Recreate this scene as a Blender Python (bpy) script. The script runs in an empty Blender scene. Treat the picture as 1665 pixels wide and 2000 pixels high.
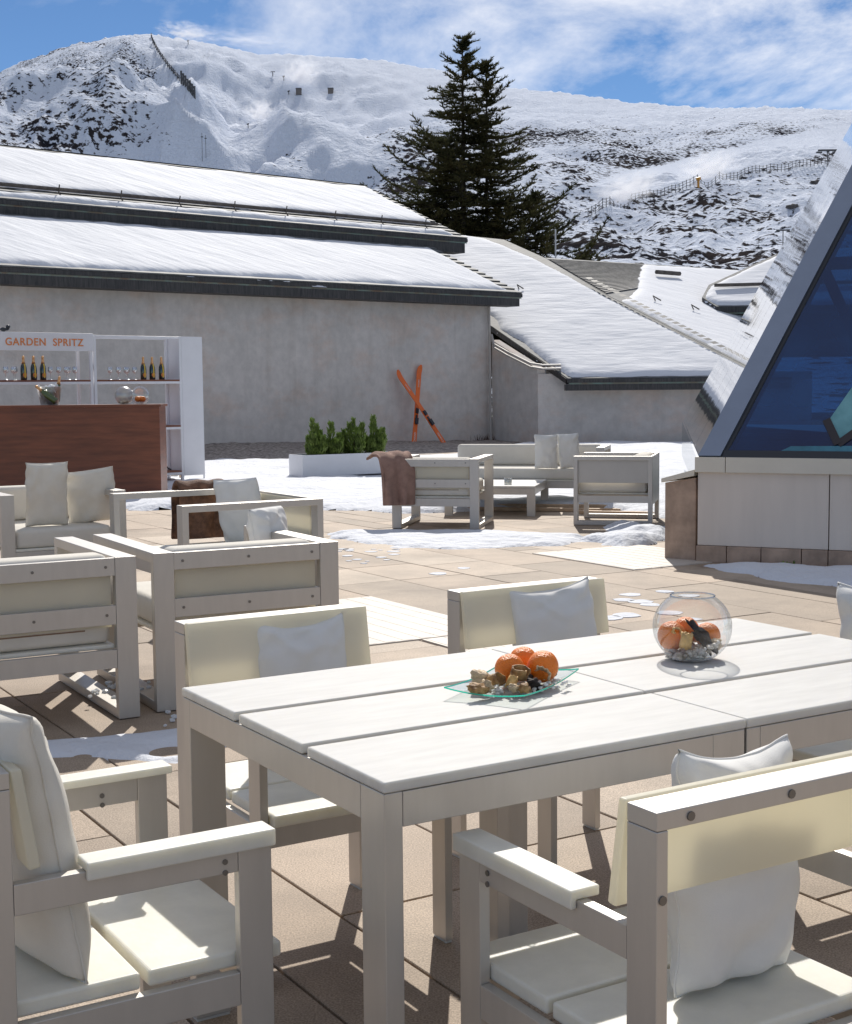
import bpy, bmesh, math, random
import numpy as np
from mathutils import Vector, Matrix, noise as mn
random.seed(7)
R = math.radians
S = bpy.context.scene
COL = S.collection
# ------------------------------------------------------------ camera, sky, sun, exposure
PITCH, ROLL, CAMH = .0881, -.0095, 1.401
cam = bpy.data.objects.new('camera', bpy.data.cameras.new('camera')); COL.objects.link(cam); S.camera = cam
cam.data.sensor_fit = 'HORIZONTAL'; cam.data.sensor_width = 36; cam.data.lens = 36*2745.6/1665
cam.data.clip_start = .05; cam.data.clip_end = 9000
fw = Vector((0, math.cos(PITCH), -math.sin(PITCH))); u0 = Vector((0, math.sin(PITCH), math.cos(PITCH))); x0 = Vector((1, 0, 0))
cx = math.cos(ROLL)*x0+math.sin(ROLL)*u0; cu = -math.sin(ROLL)*x0+math.cos(ROLL)*u0
M = Matrix((cx, cu, -fw)).transposed().to_4x4(); M.translation = (0, 0, CAMH); cam.matrix_world = M
SUN_EL, SUN_AZ = 40.0, 2.3
world = bpy.data.worlds.new('World'); S.world = world; world.use_nodes = True
wt = world.node_tree; wt.nodes.clear()
def wn(t, **k):
    n = wt.nodes.new(t)
    for a, b in k.items(): setattr(n, a, b)
    return n
sky = wn('ShaderNodeTexSky', sky_type='NISHITA', sun_disc=False, sun_elevation=R(SUN_EL), sun_rotation=R(SUN_AZ),
         altitude=2300, air_density=.9, dust_density=.05, ozone_density=4.0)
tc = wn('ShaderNodeTexCoord'); mp = wn('ShaderNodeMapping'); mp.inputs['Scale'].default_value = (2.6, 2.6, 5.2)
mp.inputs['Rotation'].default_value = (0, R(-14), 0); mp.inputs['Location'].default_value = (.35, .2, .62)
nz = wn('ShaderNodeTexNoise'); nz.inputs['Scale'].default_value = 1.7; nz.inputs['Detail'].default_value = 9; nz.inputs['Roughness'].default_value = .62; nz.inputs['Distortion'].default_value = .25
cr = wn('ShaderNodeValToRGB'); cr.color_ramp.elements[0].position = .49; cr.color_ramp.elements[1].position = .70
cr.color_ramp.elements[1].color = (.95, .95, .95, 1)
cm = wn('ShaderNodeMixRGB'); cm.inputs[2].default_value = (7.4, 7.2, 7.0, 1)
# the sky's own blue, deepened as a polariser does it
hs = wn('ShaderNodeHueSaturation'); hs.inputs['Saturation'].default_value = 1.08; hs.inputs['Value'].default_value = .52
bg = wn('ShaderNodeBackground'); bg.inputs['Strength'].default_value = .15
wo = wn('ShaderNodeOutputWorld')
L = wt.links.new
L(tc.outputs['Generated'], mp.inputs[0]); L(mp.outputs[0], nz.inputs[0]); L(nz.outputs[0], cr.inputs[0])
sx = wn('ShaderNodeSeparateXYZ'); L(tc.outputs['Generated'], sx.inputs[0])
mr = wn('ShaderNodeMapRange'); mr.inputs[1].default_value = -.22; mr.inputs[2].default_value = .22; mr.inputs[3].default_value = .25; mr.inputs[4].default_value = 1.0
L(sx.outputs[0], mr.inputs[0])
mu = wn('ShaderNodeMath', operation='MULTIPLY'); L(cr.outputs[0], mu.inputs[0]); L(mr.outputs[0], mu.inputs[1])
# bright veil added overhead, out of view, to lift and neutralise the ambient light
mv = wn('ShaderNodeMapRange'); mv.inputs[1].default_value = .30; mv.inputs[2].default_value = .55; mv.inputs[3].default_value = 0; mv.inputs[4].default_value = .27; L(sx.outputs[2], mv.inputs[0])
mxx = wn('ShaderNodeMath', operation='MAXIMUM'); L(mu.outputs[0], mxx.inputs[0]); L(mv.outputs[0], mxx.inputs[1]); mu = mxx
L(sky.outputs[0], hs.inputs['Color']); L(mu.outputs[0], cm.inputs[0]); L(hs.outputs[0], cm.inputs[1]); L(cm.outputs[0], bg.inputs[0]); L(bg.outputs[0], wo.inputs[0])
sl = bpy.data.lights.new('sun', 'SUN'); sl.energy = 3.8; sl.angle = R(.5); sl.color = (1, .95, .87)
so = bpy.data.objects.new('sun', sl); COL.objects.link(so)
sd = Vector((math.sin(R(SUN_AZ))*math.cos(R(SUN_EL)), math.cos(R(SUN_AZ))*math.cos(R(SUN_EL)), math.sin(R(SUN_EL))))
so.rotation_euler = sd.to_track_quat('Z', 'Y').to_euler()
S.view_settings.view_transform = 'Standard'; S.view_settings.look = 'None'; S.view_settings.exposure = .20; S.view_settings.gamma = 1
S.cycles.max_bounces = 9; S.cycles.transparent_max_bounces = 24; S.cycles.caustics_reflective = False; S.cycles.caustics_refractive = False
S.cycles.use_denoising = True; S.cycles.volume_bounces = 5
try: S.cycles.volume_step_rate = 4; S.cycles.volume_max_steps = 64
except Exception: pass

# ------------------------------------------------------------ materials
def mat(name, col, rough=.5, metal=0., spec=.5, sss=0., trans=0., bump=0., bscale=40., var=0., vscale=3., col2=None, stretch=None, detail=6, translucent=0., coat=0., tcol=None, obj=True):
    m = bpy.data.materials.new(name); m.use_nodes = True
    t = m.node_tree; b = t.nodes['Principled BSDF']
    b.inputs['Base Color'].default_value = (*col, 1); b.inputs['Roughness'].default_value = rough
    b.inputs['Metallic'].default_value = metal; b.inputs['Specular IOR Level'].default_value = spec
    if coat: b.inputs['Coat Weight'].default_value = coat; b.inputs['Coat Roughness'].default_value = .15
    if sss:
        b.inputs['Subsurface Weight'].default_value = sss; b.inputs['Subsurface Radius'].default_value = (1, .92, .7); b.inputs['Subsurface Scale'].default_value = .03
    if trans: b.inputs['Transmission Weight'].default_value = trans
    c = t.nodes.new('ShaderNodeTexCoord'); mpn = t.nodes.new('ShaderNodeMapping'); t.links.new(c.outputs['Object'], mpn.inputs[0])
    if stretch: mpn.inputs['Scale'].default_value = stretch
    if var or col2:
        n = t.nodes.new('ShaderNodeTexNoise'); n.inputs['Scale'].default_value = vscale; n.inputs['Detail'].default_value = detail; n.inputs['Roughness'].default_value = .62
        t.links.new(mpn.outputs[0], n.inputs[0])
        r = t.nodes.new('ShaderNodeValToRGB'); r.color_ramp.elements[0].position = .34; r.color_ramp.elements[1].position = .66
        a = [max(0, x*(1-var)) for x in col]; d = col2 or [min(1, x*(1+var)) for x in col]
        r.color_ramp.elements[0].color = (*a, 1); r.color_ramp.elements[1].color = (*d, 1)
        t.links.new(n.outputs[0], r.inputs[0]); t.links.new(r.outputs[0], b.inputs['Base Color'])
    if bump:
        n2 = t.nodes.new('ShaderNodeTexNoise'); n2.inputs['Scale'].default_value = bscale; n2.inputs['Detail'].default_value = 5
        t.links.new(mpn.outputs[0], n2.inputs[0])
        bp = t.nodes.new('ShaderNodeBump'); bp.inputs['Strength'].default_value = bump; bp.inputs['Distance'].default_value = .01
        t.links.new(n2.outputs[0], bp.inputs['Height']); t.links.new(bp.outputs[0], b.inputs['Normal'])
    if translucent:
        tr = t.nodes.new('ShaderNodeBsdfTranslucent'); tr.inputs[0].default_value = (*(tcol or col), 1)
        mx = t.nodes.new('ShaderNodeMixShader'); mx.inputs[0].default_value = translucent
        o = t.nodes['Material Output']; t.links.new(b.outputs[0], mx.inputs[1]); t.links.new(tr.outputs[0], mx.inputs[2]); t.links.new(mx.outputs[0], o.inputs[0])
    return m
def clear_glass(name, tint=(.97, .99, .98), gloss=.1, rough=.01, edge=.75):
    m = bpy.data.materials.new(name); m.use_nodes = True; t = m.node_tree; t.nodes.clear()
    o = t.nodes.new('ShaderNodeOutputMaterial'); tr = t.nodes.new('ShaderNodeBsdfTransparent'); tr.inputs[0].default_value = (*tint, 1)
    g = t.nodes.new('ShaderNodeBsdfGlossy'); g.inputs['Roughness'].default_value = rough
    lw = t.nodes.new('ShaderNodeLayerWeight'); lw.inputs[0].default_value = .35
    mm = t.nodes.new('ShaderNodeMapRange'); mm.inputs[3].default_value = gloss; mm.inputs[4].default_value = edge
    mx = t.nodes.new('ShaderNodeMixShader')
    t.links.new(lw.outputs['Facing'], mm.inputs[0]); t.links.new(mm.outputs[0], mx.inputs[0]); t.links.new(tr.outputs[0], mx.inputs[1]); t.links.new(g.outputs[0], mx.inputs[2]); t.links.new(mx.outputs[0], o.inputs[0])
    return m
ALU = mat('brushed_aluminium', (.56, .53, .49), .40, .5, var=.03, vscale=9, stretch=(3, 3, .6), bump=.05, bscale=260)
ALUD = mat('aluminium_screw', (.2, .19, .18), .4, .8)
PE = mat('milky_plastic', (.76, .74, .655), .45, spec=.3, sss=.5, var=.05, vscale=14, bump=.035, bscale=90)
PEP = mat('milky_panel', (.86, .84, .75), .36, var=.04, vscale=5, translucent=.52, tcol=(.97, .92, .76), bump=.02, bscale=60)
PET = mat('tabletop_plastic', (.585, .575, .55), .58, spec=.18, sss=.45, var=.06, vscale=7, stretch=(1, 5, 1), detail=12, bump=.05, bscale=140)
CLOTH = mat('cream_canvas', (.80, .76, .68), .85, var=.04, vscale=8, bump=.16, bscale=420, translucent=.12)
WCLOTH = mat('white_canvas', (.84, .83, .80), .85, var=.03, vscale=8, bump=.14, bscale=420, translucent=.1)
ZIP = mat('brown_zip', (.26, .16, .1), .6)
WHITE = mat('white_lacquer', (.80, .81, .84), .35, var=.03, vscale=3)
def stucco(name, a, b_):
    m = mat(name, a, .9, var=.1, vscale=.45, bump=.7, bscale=16, col2=b_, detail=10); t = m.node_tree; pr = t.nodes['Principled BSDF']; src = pr.inputs['Base Color'].links[0].from_socket
    c = t.nodes.new('ShaderNodeTexCoord')
    def lay(scale, stretch, lo, hi, c0, c1, fac, srcs):
        mp_ = t.nodes.new('ShaderNodeMapping'); mp_.inputs['Scale'].default_value = stretch; t.links.new(c.outputs['Object'], mp_.inputs[0])
        n = t.nodes.new('ShaderNodeTexNoise'); n.inputs['Scale'].default_value = scale; n.inputs['Detail'].default_value = 8; n.inputs['Roughness'].default_value = .65; t.links.new(mp_.outputs[0], n.inputs[0])
        rr_ = t.nodes.new('ShaderNodeValToRGB'); rr_.color_ramp.elements[0].position = lo; rr_.color_ramp.elements[1].position = hi; rr_.color_ramp.elements[0].color = c0; rr_.color_ramp.elements[1].color = c1; t.links.new(n.outputs[0], rr_.inputs[0])
        m_ = t.nodes.new('ShaderNodeMixRGB'); m_.blend_type = 'MULTIPLY'; m_.inputs[0].default_value = fac; t.links.new(srcs, m_.inputs[1]); t.links.new(rr_.outputs[0], m_.inputs[2]); return m_.outputs[0]
    o1 = lay(2.2, (1, 1, .08), .52, .72, (1, 1, 1, 1), (.76, .73, .70, 1), .5, src)      # run-off streaks
    o2 = lay(.9, (1, 1, 1.6), .50, .64, (1, 1, 1, 1), (1.0, .88, .81, 1), .7, o1)        # rusty blooms
    o3 = lay(5, (1, 1, 1), .35, .65, (.90, .90, .90, 1), (1.05, 1.05, 1.05, 1), 1, o2)
    t.links.new(o3, pr.inputs['Base Color']); return m
STUCCO = stucco('grey_stucco', (.66, .615, .57), (.73, .67, .62))
BSTONE = mat('brown_granite', (.40, .29, .22), .6, var=.28, vscale=5, bump=.2, bscale=60, detail=10)
PANEL = mat('plinth_panel', (.72, .65, .58), .55, var=.05, vscale=1.3, stretch=(4, 4, .5))
CAP = mat('plinth_cap', (.70, .66, .57), .5, var=.04)
SLATE = mat('roof_slate', (.13, .135, .14), .7, var=.3, vscale=3, bump=.5, bscale=9)
FASC = mat('dark_fascia', (.028, .027, .03), .55, var=.5, vscale=5, stretch=(6, 6, .6), col2=(.07, .065, .062))
COPPER = mat('green_flashing', (.33, .5, .42), .6, var=.4, vscale=2.5, col2=(.2, .13, .08))
RAIL = mat('weathered_rail', (.12, .1, .085), .7, var=.4, vscale=6)
WOOD = mat('bar_wood', (.20, .062, .028), .36, var=.3, vscale=1.6, stretch=(1, 1, 9), bump=.04, bscale=30, detail=9)
SHELFW = mat('shelf_wood', (.2, .07, .035), .45, var=.2, vscale=4)
TAN = mat('pale_timber', (.5, .36, .24), .7, var=.2, vscale=6, stretch=(1, 6, 1), bump=.1)
PIPE = mat('painted_pipe', (.46, .42, .38), .5)
ORANGE = mat('orange_peel', (.88, .22, .012), .38, var=.12, vscale=9, bump=.45, bscale=260, sss=.1)
SKI = mat('ski_orange', (.85, .16, .02), .35, var=.06)
LETTER = mat('orange_letter', (.78, .27, .08), .5)
WLET = mat('white_letter', (.8, .78, .74), .5)
BLACK = mat('black_plastic', (.03, .035, .045), .4)
BOTTLE = mat('bottle_glass', (.006, .012, .006), .08, spec=.8, coat=.6)
GBOTTLE = mat('green_bottle', (.07, .11, .03), .12, spec=.8)
FOIL = mat('gold_foil', (.72, .42, .2), .35, .6)
LABEL = mat('bottle_label', (.72, .22, .05), .5)
YLAB = mat('yellow_ribbon', (.72, .5, .05), .5)
GLASS = clear_glass('clear_glass')
GLASSB = clear_glass('bucket_plastic', (.97, .98, .98), .22, .4, .5)
GLASSC = clear_glass('crackled_glass', (.8, .82, .8), .28, .3, .7)
GEDGE = mat('glass_edge', (.01, .42, .30), .15, spec=.9, translucent=.4, tcol=(.05, .8, .6))
PEB = mat('pebbles', (.72, .58, .42), .55, var=.3, vscale=22, col2=(.9, .87, .82), sss=.2)
WPEB = mat('white_pebbles', (.82, .8, .76), .5, var=.06, vscale=30)
DRY = mat('dried_fruit', (.30, .13, .045), .65, var=.5, vscale=34, bump=.6, bscale=90, col2=(.6, .36, .14))
DRYL = mat('pale_husk', (.62, .46, .28), .6, var=.3, vscale=50, stretch=(1, 5, 1), bump=.5, bscale=80)
BARK = mat('dark_bark', (.035, .024, .02), .8, var=.3, vscale=40, bump=.6, bscale=60)
GOLD = mat('golden_husk', (.72, .45, .16), .42, .15, var=.25, vscale=40, bump=.5, bscale=120)
FURB = mat('brown_fur', (.12, .055, .03), .8, var=.5, vscale=9, bump=.8, bscale=160, col2=(.3, .15, .085))
FURP = mat('taupe_fleece', (.33, .20, .155), .9, var=.22, vscale=9, bump=.7, bscale=220)
GREEN = mat('conifer_green', (.10, .17, .03), .6, var=.6, vscale=9, col2=(.30, .40, .09), translucent=.25)
FIR = mat('fir_needles', (.045, .052, .024), .8, spec=.15, var=.5, vscale=1.1, col2=(.17, .14, .055), translucent=.3)
TRUNK = mat('bark_brown', (.05, .035, .025), .9, bump=.5, bscale=8)
SOIL = mat('dark_soil', (.04, .03, .022), .9, bump=.5)
ICE = mat('crushed_ice', (.9, .92, .94), .15, sss=.5, translucent=.4)
STEEL = mat('galvanised_steel', (.09, .09, .095), .6, .3)
CANON = mat('yellow_orange_paint', (.55, .25, .03), .5)
def snow_mat(name, scale=6., bump=.5, dist=.03, col=(.70, .72, .77), stretch=None):
    m = bpy.data.materials.new(name); m.use_nodes = True; t = m.node_tree; b = t.nodes['Principled BSDF']
    b.inputs['Base Color'].default_value = (*col, 1); b.inputs['Roughness'].default_value = .75; b.inputs['Specular IOR Level'].default_value = .25
    c = t.nodes.new('ShaderNodeTexCoord'); mpn = t.nodes.new('ShaderNodeMapping'); t.links.new(c.outputs['Object'], mpn.inputs[0])
    if stretch: mpn.inputs['Scale'].default_value = stretch
    n = t.nodes.new('ShaderNodeTexNoise'); n.inputs['Scale'].default_value = scale; n.inputs['Detail'].default_value = 8; n.inputs['Roughness'].default_value = .55
    t.links.new(mpn.outputs[0], n.inputs[0])
    bp = t.nodes.new('ShaderNodeBump'); bp.inputs['Strength'].default_value = bump; bp.inputs['Distance'].default_value = dist
    t.links.new(n.outputs[0], bp.inputs['Height']); t.links.new(bp.outputs[0], b.inputs['Normal'])
    return m
SNOW = snow_mat('terrace_snow', 8, .9, .045)
RSNOW = snow_mat('roof_snow', 1.1, .35, .10, stretch=(1, 3.4, 1))

# ------------------------------------------------------------ mesh helpers
class MB:
    def __init__(s): s.v = []; s.f = []
    def add(s, vs, fs):
        o = len(s.v); s.v += [tuple(map(float, p)) for p in vs]; s.f += [tuple(i+o for i in q) for q in fs]; return s
    def box(s, a, b):
        x0, y0, z0 = a; x1, y1, z1 = b
        return s.add([(x0,y0,z0),(x1,y0,z0),(x1,y1,z0),(x0,y1,z0),(x0,y0,z1),(x1,y0,z1),(x1,y1,z1),(x0,y1,z1)],
                     [(0,3,2,1),(4,5,6,7),(0,1,5,4),(1,2,6,5),(2,3,7,6),(3,0,4,7)])
    def loop_x(s, x0, x1, y0, y1, z0, z1, t):   # rectangular ring in the yz plane, extruded along x
        o = [(y0,z0),(y1,z0),(y1,z1),(y0,z1)]; i = [(y0+t,z0+t),(y1-t,z0+t),(y1-t,z1-t),(y0+t,z1-t)]
        vs = [(x0,*p) for p in o+i]+[(x1,*p) for p in o+i]; fs = []
        for k in range(4):
            n = (k+1) % 4
            fs += [(k,4+k,4+n,n),(8+k,8+n,12+n,12+k),(k,n,8+n,8+k),(4+k,12+k,12+n,4+n)]
        return s.add(vs, fs)
    def prism(s, poly, z0, z1):
        n = len(poly)
        return s.add([(x,y,z0) for x,y in poly]+[(x,y,z1) for x,y in poly], [tuple(range(n))[::-1], tuple(range(n,2*n))]+[(i,(i+1)%n,n+(i+1)%n,n+i) for i in range(n)])
    def slab(s, pts, t):      # polygon in 3D thickened along -normal
        p = [Vector(q) for q in pts]; n = len(p); nr = (p[1]-p[0]).cross(p[2]-p[0]).normalized()
        if nr.z < 0: nr = -nr
        return s.add([tuple(q) for q in p]+[tuple(q-nr*t) for q in p], [tuple(range(n)), tuple(range(n,2*n))[::-1]]+[((i+1)%n,i,n+i,n+(i+1)%n) for i in range(n)])
    def tube(s, pts, r, seg=8, close=False):
        pts = [Vector(p) for p in pts]; rs = r if isinstance(r, (list, tuple)) else [r]*len(pts); rings = []
        for i, p in enumerate(pts):
            d = (pts[min(i+1, len(pts)-1)]-pts[max(i-1, 0)]).normalized(); a = d.orthogonal().normalized() if abs(d.z) > .95 else d.cross(Vector((0,0,1))).normalized(); b = d.cross(a)
            rings.append([p+(a*math.cos(2*math.pi*k/seg)+b*math.sin(2*math.pi*k/seg))*rs[i] for k in range(seg)])
        vs = [tuple(q) for g in rings for q in g]; fs = []
        for i in range(len(pts)-1):
            for k in range(seg): fs.append((i*seg+k, i*seg+(k+1)%seg, (i+1)*seg+(k+1)%seg, (i+1)*seg+k))
        fs += [tuple(range(seg))[::-1], tuple((len(pts)-1)*seg+k for k in range(seg))]
        return s.add(vs, fs)
    def lathe(s, prof, seg=32, at=(0,0,0), mtx=None):
        vs = []; n = len(prof)
        for k in range(seg):
            a = 2*math.pi*k/seg
            for r, z in prof: vs.append((r*math.cos(a), r*math.sin(a), z))
        if mtx is not None: vs = [tuple(mtx @ Vector(v)) for v in vs]
        vs = [(v[0]+at[0], v[1]+at[1], v[2]+at[2]) for v in vs]
        return s.add(vs, [(k*n+i, ((k+1)%seg)*n+i, ((k+1)%seg)*n+i+1, k*n+i+1) for k in range(seg) for i in range(n-1)])
    def blob(s, c, r, sc=(1,1,1), rough=.15, sub=2, seed=0, rot=None):
        b = bmesh.new(); bmesh.ops.create_icosphere(b, subdivisions=sub, radius=1)
        vs = []
        for v in b.verts:
            p = v.co.normalized(); k = 1+rough*mn.noise(p*1.9+Vector((seed*3.1, seed*1.7, 0)))*2
            q = Vector((p.x*sc[0], p.y*sc[1], p.z*sc[2]))*k*r
            if rot is not None: q = rot @ q
            vs.append(tuple(q+Vector(c)))
        fs = [tuple(v.index for v in f.verts) for f in b.faces]; b.free()
        return s.add(vs, fs)
    def build(s, name, m, parent=None, bevel=0, smooth=False, seg=2, normals=True):
        me = bpy.data.meshes.new(name); me.from_pydata(s.v, [], s.f); me.materials.append(m)
        if normals:
            b = bmesh.new(); b.from_mesh(me); bmesh.ops.recalc_face_normals(b, faces=b.faces); b.to_mesh(me); b.free()
        o = bpy.data.objects.new(name, me); COL.objects.link(o)
        if parent is not None: o.parent = parent
        if smooth:
            for p in me.polygons: p.use_smooth = True
        if bevel:
            md = o.modifiers.new('bevel', 'BEVEL'); md.width = bevel; md.segments = seg; md.limit_method = 'ANGLE'; md.angle_limit = R(40)
        return o
def tag(o, label=None, cat=None, group=None, kind=None):
    if label: o['label'] = label
    if cat: o['category'] = cat
    if group: o['group'] = group
    if kind: o['kind'] = kind
    return o
def thing(name, label, cat, loc=(0,0,0), yaw=0, group=None):
    o = bpy.data.objects.new(name, None); COL.objects.link(o); o.location = loc; o.rotation_euler = (0, 0, R(yaw)); o.empty_display_size = .1
    return tag(o, label, cat, group)
def dup(root, loc, yaw, label, group=None):
    def rec(o, par):
        c = o.copy(); COL.objects.link(c); c.parent = par
        for ch in [q for q in bpy.data.objects if q.parent == o and q not in made]: made.add(rec(ch, c))
        return c
    made = set(); r = root.copy(); COL.objects.link(r); r.location = loc; r.rotation_euler = (0, 0, R(yaw)); r['label'] = label
    if group: r['group'] = group
    for ch in [q for q in bpy.data.objects if q.parent == root]: rec(ch, r)
    return r
# value noise, numpy
def _h(ix, iy, s): 
    n = (ix.astype(np.int64)*374761393+iy.astype(np.int64)*668265263+s*1442695041) & 0xffffffff
    n = ((n ^ (n >> 13))*1274126177) & 0xffffffff; n = n ^ (n >> 16)
    return (n & 0xffffff)/float(0xffffff)
def vnoise(x, y, s=0):
    ix = np.floor(x); iy = np.floor(y); fx = x-ix; fy = y-iy; fx = fx*fx*fx*(fx*(fx*6-15)+10); fy = fy*fy*fy*(fy*(fy*6-15)+10)
    a = _h(ix,iy,s); b = _h(ix+1,iy,s); c = _h(ix,iy+1,s); d = _h(ix+1,iy+1,s)
    return a+(b-a)*fx+(c-a)*fy+(a-b-c+d)*fx*fy
def fbm(x, y, o=4, s=0, gain=.5):
    t = 0; a = 1; w = 0
    for k in range(o): t = t+a*vnoise(x*2**k+k*17.3, y*2**k-k*9.1, s+k); w += a; a *= gain
    return t/w
def ridged(x, y, o=5, s=0):
    t = 0; a = 1; w = 0
    for k in range(o):
        t = t+a*(1-np.abs(2*vnoise(x*2**k+k*7.7, y*2**k+k*3.3, s+k)-1)); w += a; a *= .5
    return t/w
def poly_sd(X, Y, poly):
    p = np.array(poly, float); inside = np.zeros(X.shape, bool); dist = np.full(X.shape, 1e9); n = len(p)
    for i in range(n):
        a = p[i]; b = p[(i+1) % n]; e = b-a
        t = np.clip(((X-a[0])*e[0]+(Y-a[1])*e[1])/(e@e+1e-12), 0, 1)
        dist = np.minimum(dist, np.hypot(X-a[0]-t*e[0], Y-a[1]-t*e[1]))
        c = ((a[1] > Y) != (b[1] > Y)) & (X < (b[0]-a[0])*(Y-a[1])/(b[1]-a[1]+1e-15)+a[0]); inside ^= c
    return np.where(inside, dist, -dist)
def grid_faces(nx, ny, keep):
    f = []
    for j in range(ny-1):
        for i in range(nx-1):
            if keep[j, i]: a = j*nx+i; f.append((a, a+1, a+nx+1, a+nx))
    return f
def snow_sheet(name, poly, h, res, m, frame=None, rag=.2, rscale=2., lump=.4, lscale=1.5, w=None, seed=0, parent=None, holes=()):
    """A snow layer: a height field over a polygon whose edge dips under the surface it lies on."""
    p = np.array(poly); x = np.arange(p[:,0].min()-.3, p[:,0].max()+.3, res); y = np.arange(p[:,1].min()-.3, p[:,1].max()+.3, res)
    X, Y = np.meshgrid(x, y); d = poly_sd(X, Y, poly)+(fbm(X*rscale, Y*rscale, 5, seed)-.5)*2*rag
    for (hx, hy, hr) in holes: d = np.minimum(d, (np.hypot(X-hx, (Y-hy))-hr))
    w = w or h*1.6
    Z = h*np.where(d > 0, 1-np.exp(-np.maximum(d,0)/w), d/w)
    Z = Z+np.clip(d/w, 0, 1)*h*lump*(fbm(X*lscale, Y*lscale, 5, seed+5)-.5)*2
    Z = np.maximum(Z, -.06)
    dm = np.minimum(np.minimum(d[:-1,:-1], d[1:,1:]), np.minimum(d[:-1,1:], d[1:,:-1])); keep = dm > -res*1.6
    fs = grid_faces(len(x), len(y), keep)
    used = np.unique(np.array(fs).ravel()); mp_ = -np.ones(X.size, int); mp_[used] = np.arange(len(used))
    V = np.stack([X.ravel(), Y.ravel(), Z.ravel()], 1)[used]; fs = [tuple(int(mp_[i]) for i in f) for f in fs]
    if frame is not None:
        O, U, Vv, N = [np.array(q, float) for q in frame]; V = O+V[:,:1]*U+V[:,1:2]*Vv+V[:,2:3]*N
    b = MB(); b.v = [tuple(map(float, q)) for q in V]; b.f = fs
    return b.build(name, m, parent, smooth=True, normals=False)

# ------------------------------------------------------------ ground, terrace
TH = .5471; D_ = np.array([math.cos(TH), math.sin(TH)]); S_ = np.array([math.sin(TH), -math.cos(TH)]); O_ = np.array([-.5425, 3.0437])
def tb(u, v): q = O_+D_*u+S_*v; return (float(q[0]), float(q[1]))
YAW = math.degrees(TH)
def paving_mat():
    m = bpy.data.materials.new('granite_paving'); m.use_nodes = True; t = m.node_tree; b = t.nodes['Principled BSDF']
    g = t.nodes.new('ShaderNodeNewGeometry'); c = t.nodes.new('ShaderNodeTexCoord')
    r = t.nodes.new('ShaderNodeValToRGB'); e = r.color_ramp.elements
    e[0].color = (.34, .275, .21, 1); e[1].color = (.53, .45, .36, 1)
    x = r.color_ramp.elements.new(.5); x.color = (.45, .36, .275, 1)
    t.links.new(g.outputs['Random Per Island'], r.inputs[0])
    n = t.nodes.new('ShaderNodeTexNoise'); n.inputs['Scale'].default_value = 1.7; n.inputs['Detail'].default_value = 8; n.inputs['Roughness'].default_value = .65
    t.links.new(c.outputs['Object'], n.inputs[0])
    r2 = t.nodes.new('ShaderNodeValToRGB'); r2.color_ramp.elements[0].position = .3; r2.color_ramp.elements[1].position = .7; r2.color_ramp.elements[0].color = (.72, .70, .68, 1); r2.color_ramp.elements[1].color = (1.15, 1.12, 1.1, 1)
    t.links.new(n.outputs[0], r2.inputs[0])
    n3 = t.nodes.new('ShaderNodeTexNoise'); n3.inputs['Scale'].default_value = 190; n3.inputs['Detail'].default_value = 3
    t.links.new(c.outputs['Object'], n3.inputs[0])
    r3 = t.nodes.new('ShaderNodeValToRGB'); r3.color_ramp.elements[0].position = .35; r3.color_ramp.elements[1].position = .65; r3.color_ramp.elements[0].color = (.66, .64, .62, 1); r3.color_ramp.elements[1].color = (1.25, 1.24, 1.22, 1)
    t.links.new(n3.outputs[0], r3.inputs[0])
    m1 = t.nodes.new('ShaderNodeMixRGB'); m1.blend_type = 'MULTIPLY'; m1.inputs[0].default_value = 1
    m2 = t.nodes.new('ShaderNodeMixRGB'); m2.blend_type = 'MULTIPLY'; m2.inputs[0].default_value = 1
    t.links.new(r.outputs[0], m1.inputs[1]); t.links.new(r2.outputs[0], m1.inputs[2]); t.links.new(m1.outputs[0], m2.inputs[1]); t.links.new(r3.outputs[0], m2.inputs[2])
    # damp stains
    n4 = t.nodes.new('ShaderNodeTexNoise'); n4.inputs['Scale'].default_value = .8; n4.inputs['Detail'].default_value = 5; t.links.new(c.outputs['Object'], n4.inputs[0])
    r4 = t.nodes.new('ShaderNodeValToRGB'); r4.color_ramp.elements[0].position = .56; r4.color_ramp.elements[1].position = .66; r4.color_ramp.elements[1].color = (.55, .5, .47, 1); r4.color_ramp.elements[0].color = (1, 1, 1, 1)
    t.links.new(n4.outputs[0], r4.inputs[0])
    m3 = t.nodes.new('ShaderNodeMixRGB'); m3.blend_type = 'MULTIPLY'; m3.inputs[0].default_value = .55
    t.links.new(m2.outputs[0], m3.inputs[1]); t.links.new(r4.outputs[0], m3.inputs[2]); t.links.new(m3.outputs[0], b.inputs['Base Color'])
    b.inputs['Roughness'].default_value = .72
    bp = t.nodes.new('ShaderNodeBump'); bp.inputs['Strength'].default_value = .35; bp.inputs['Distance'].default_value = .003
    t.links.new(n3.outputs[0], bp.inputs['Height']); t.links.new(bp.outputs[0], b.inputs['Normal'])
    return m
PAVE = paving_mat()
gm = MB().add([(-60,-20,-.06),(60,-20,-.06),(60,70,-.06),(-60,70,-.06)], [(0,1,2,3)])
tag(gm.build('ground', mat('bedding', (.05,.04,.035), .95, var=.3, vscale=2)), kind='structure')
rr = random.Random(3); pv = MB(); ui = -14
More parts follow.
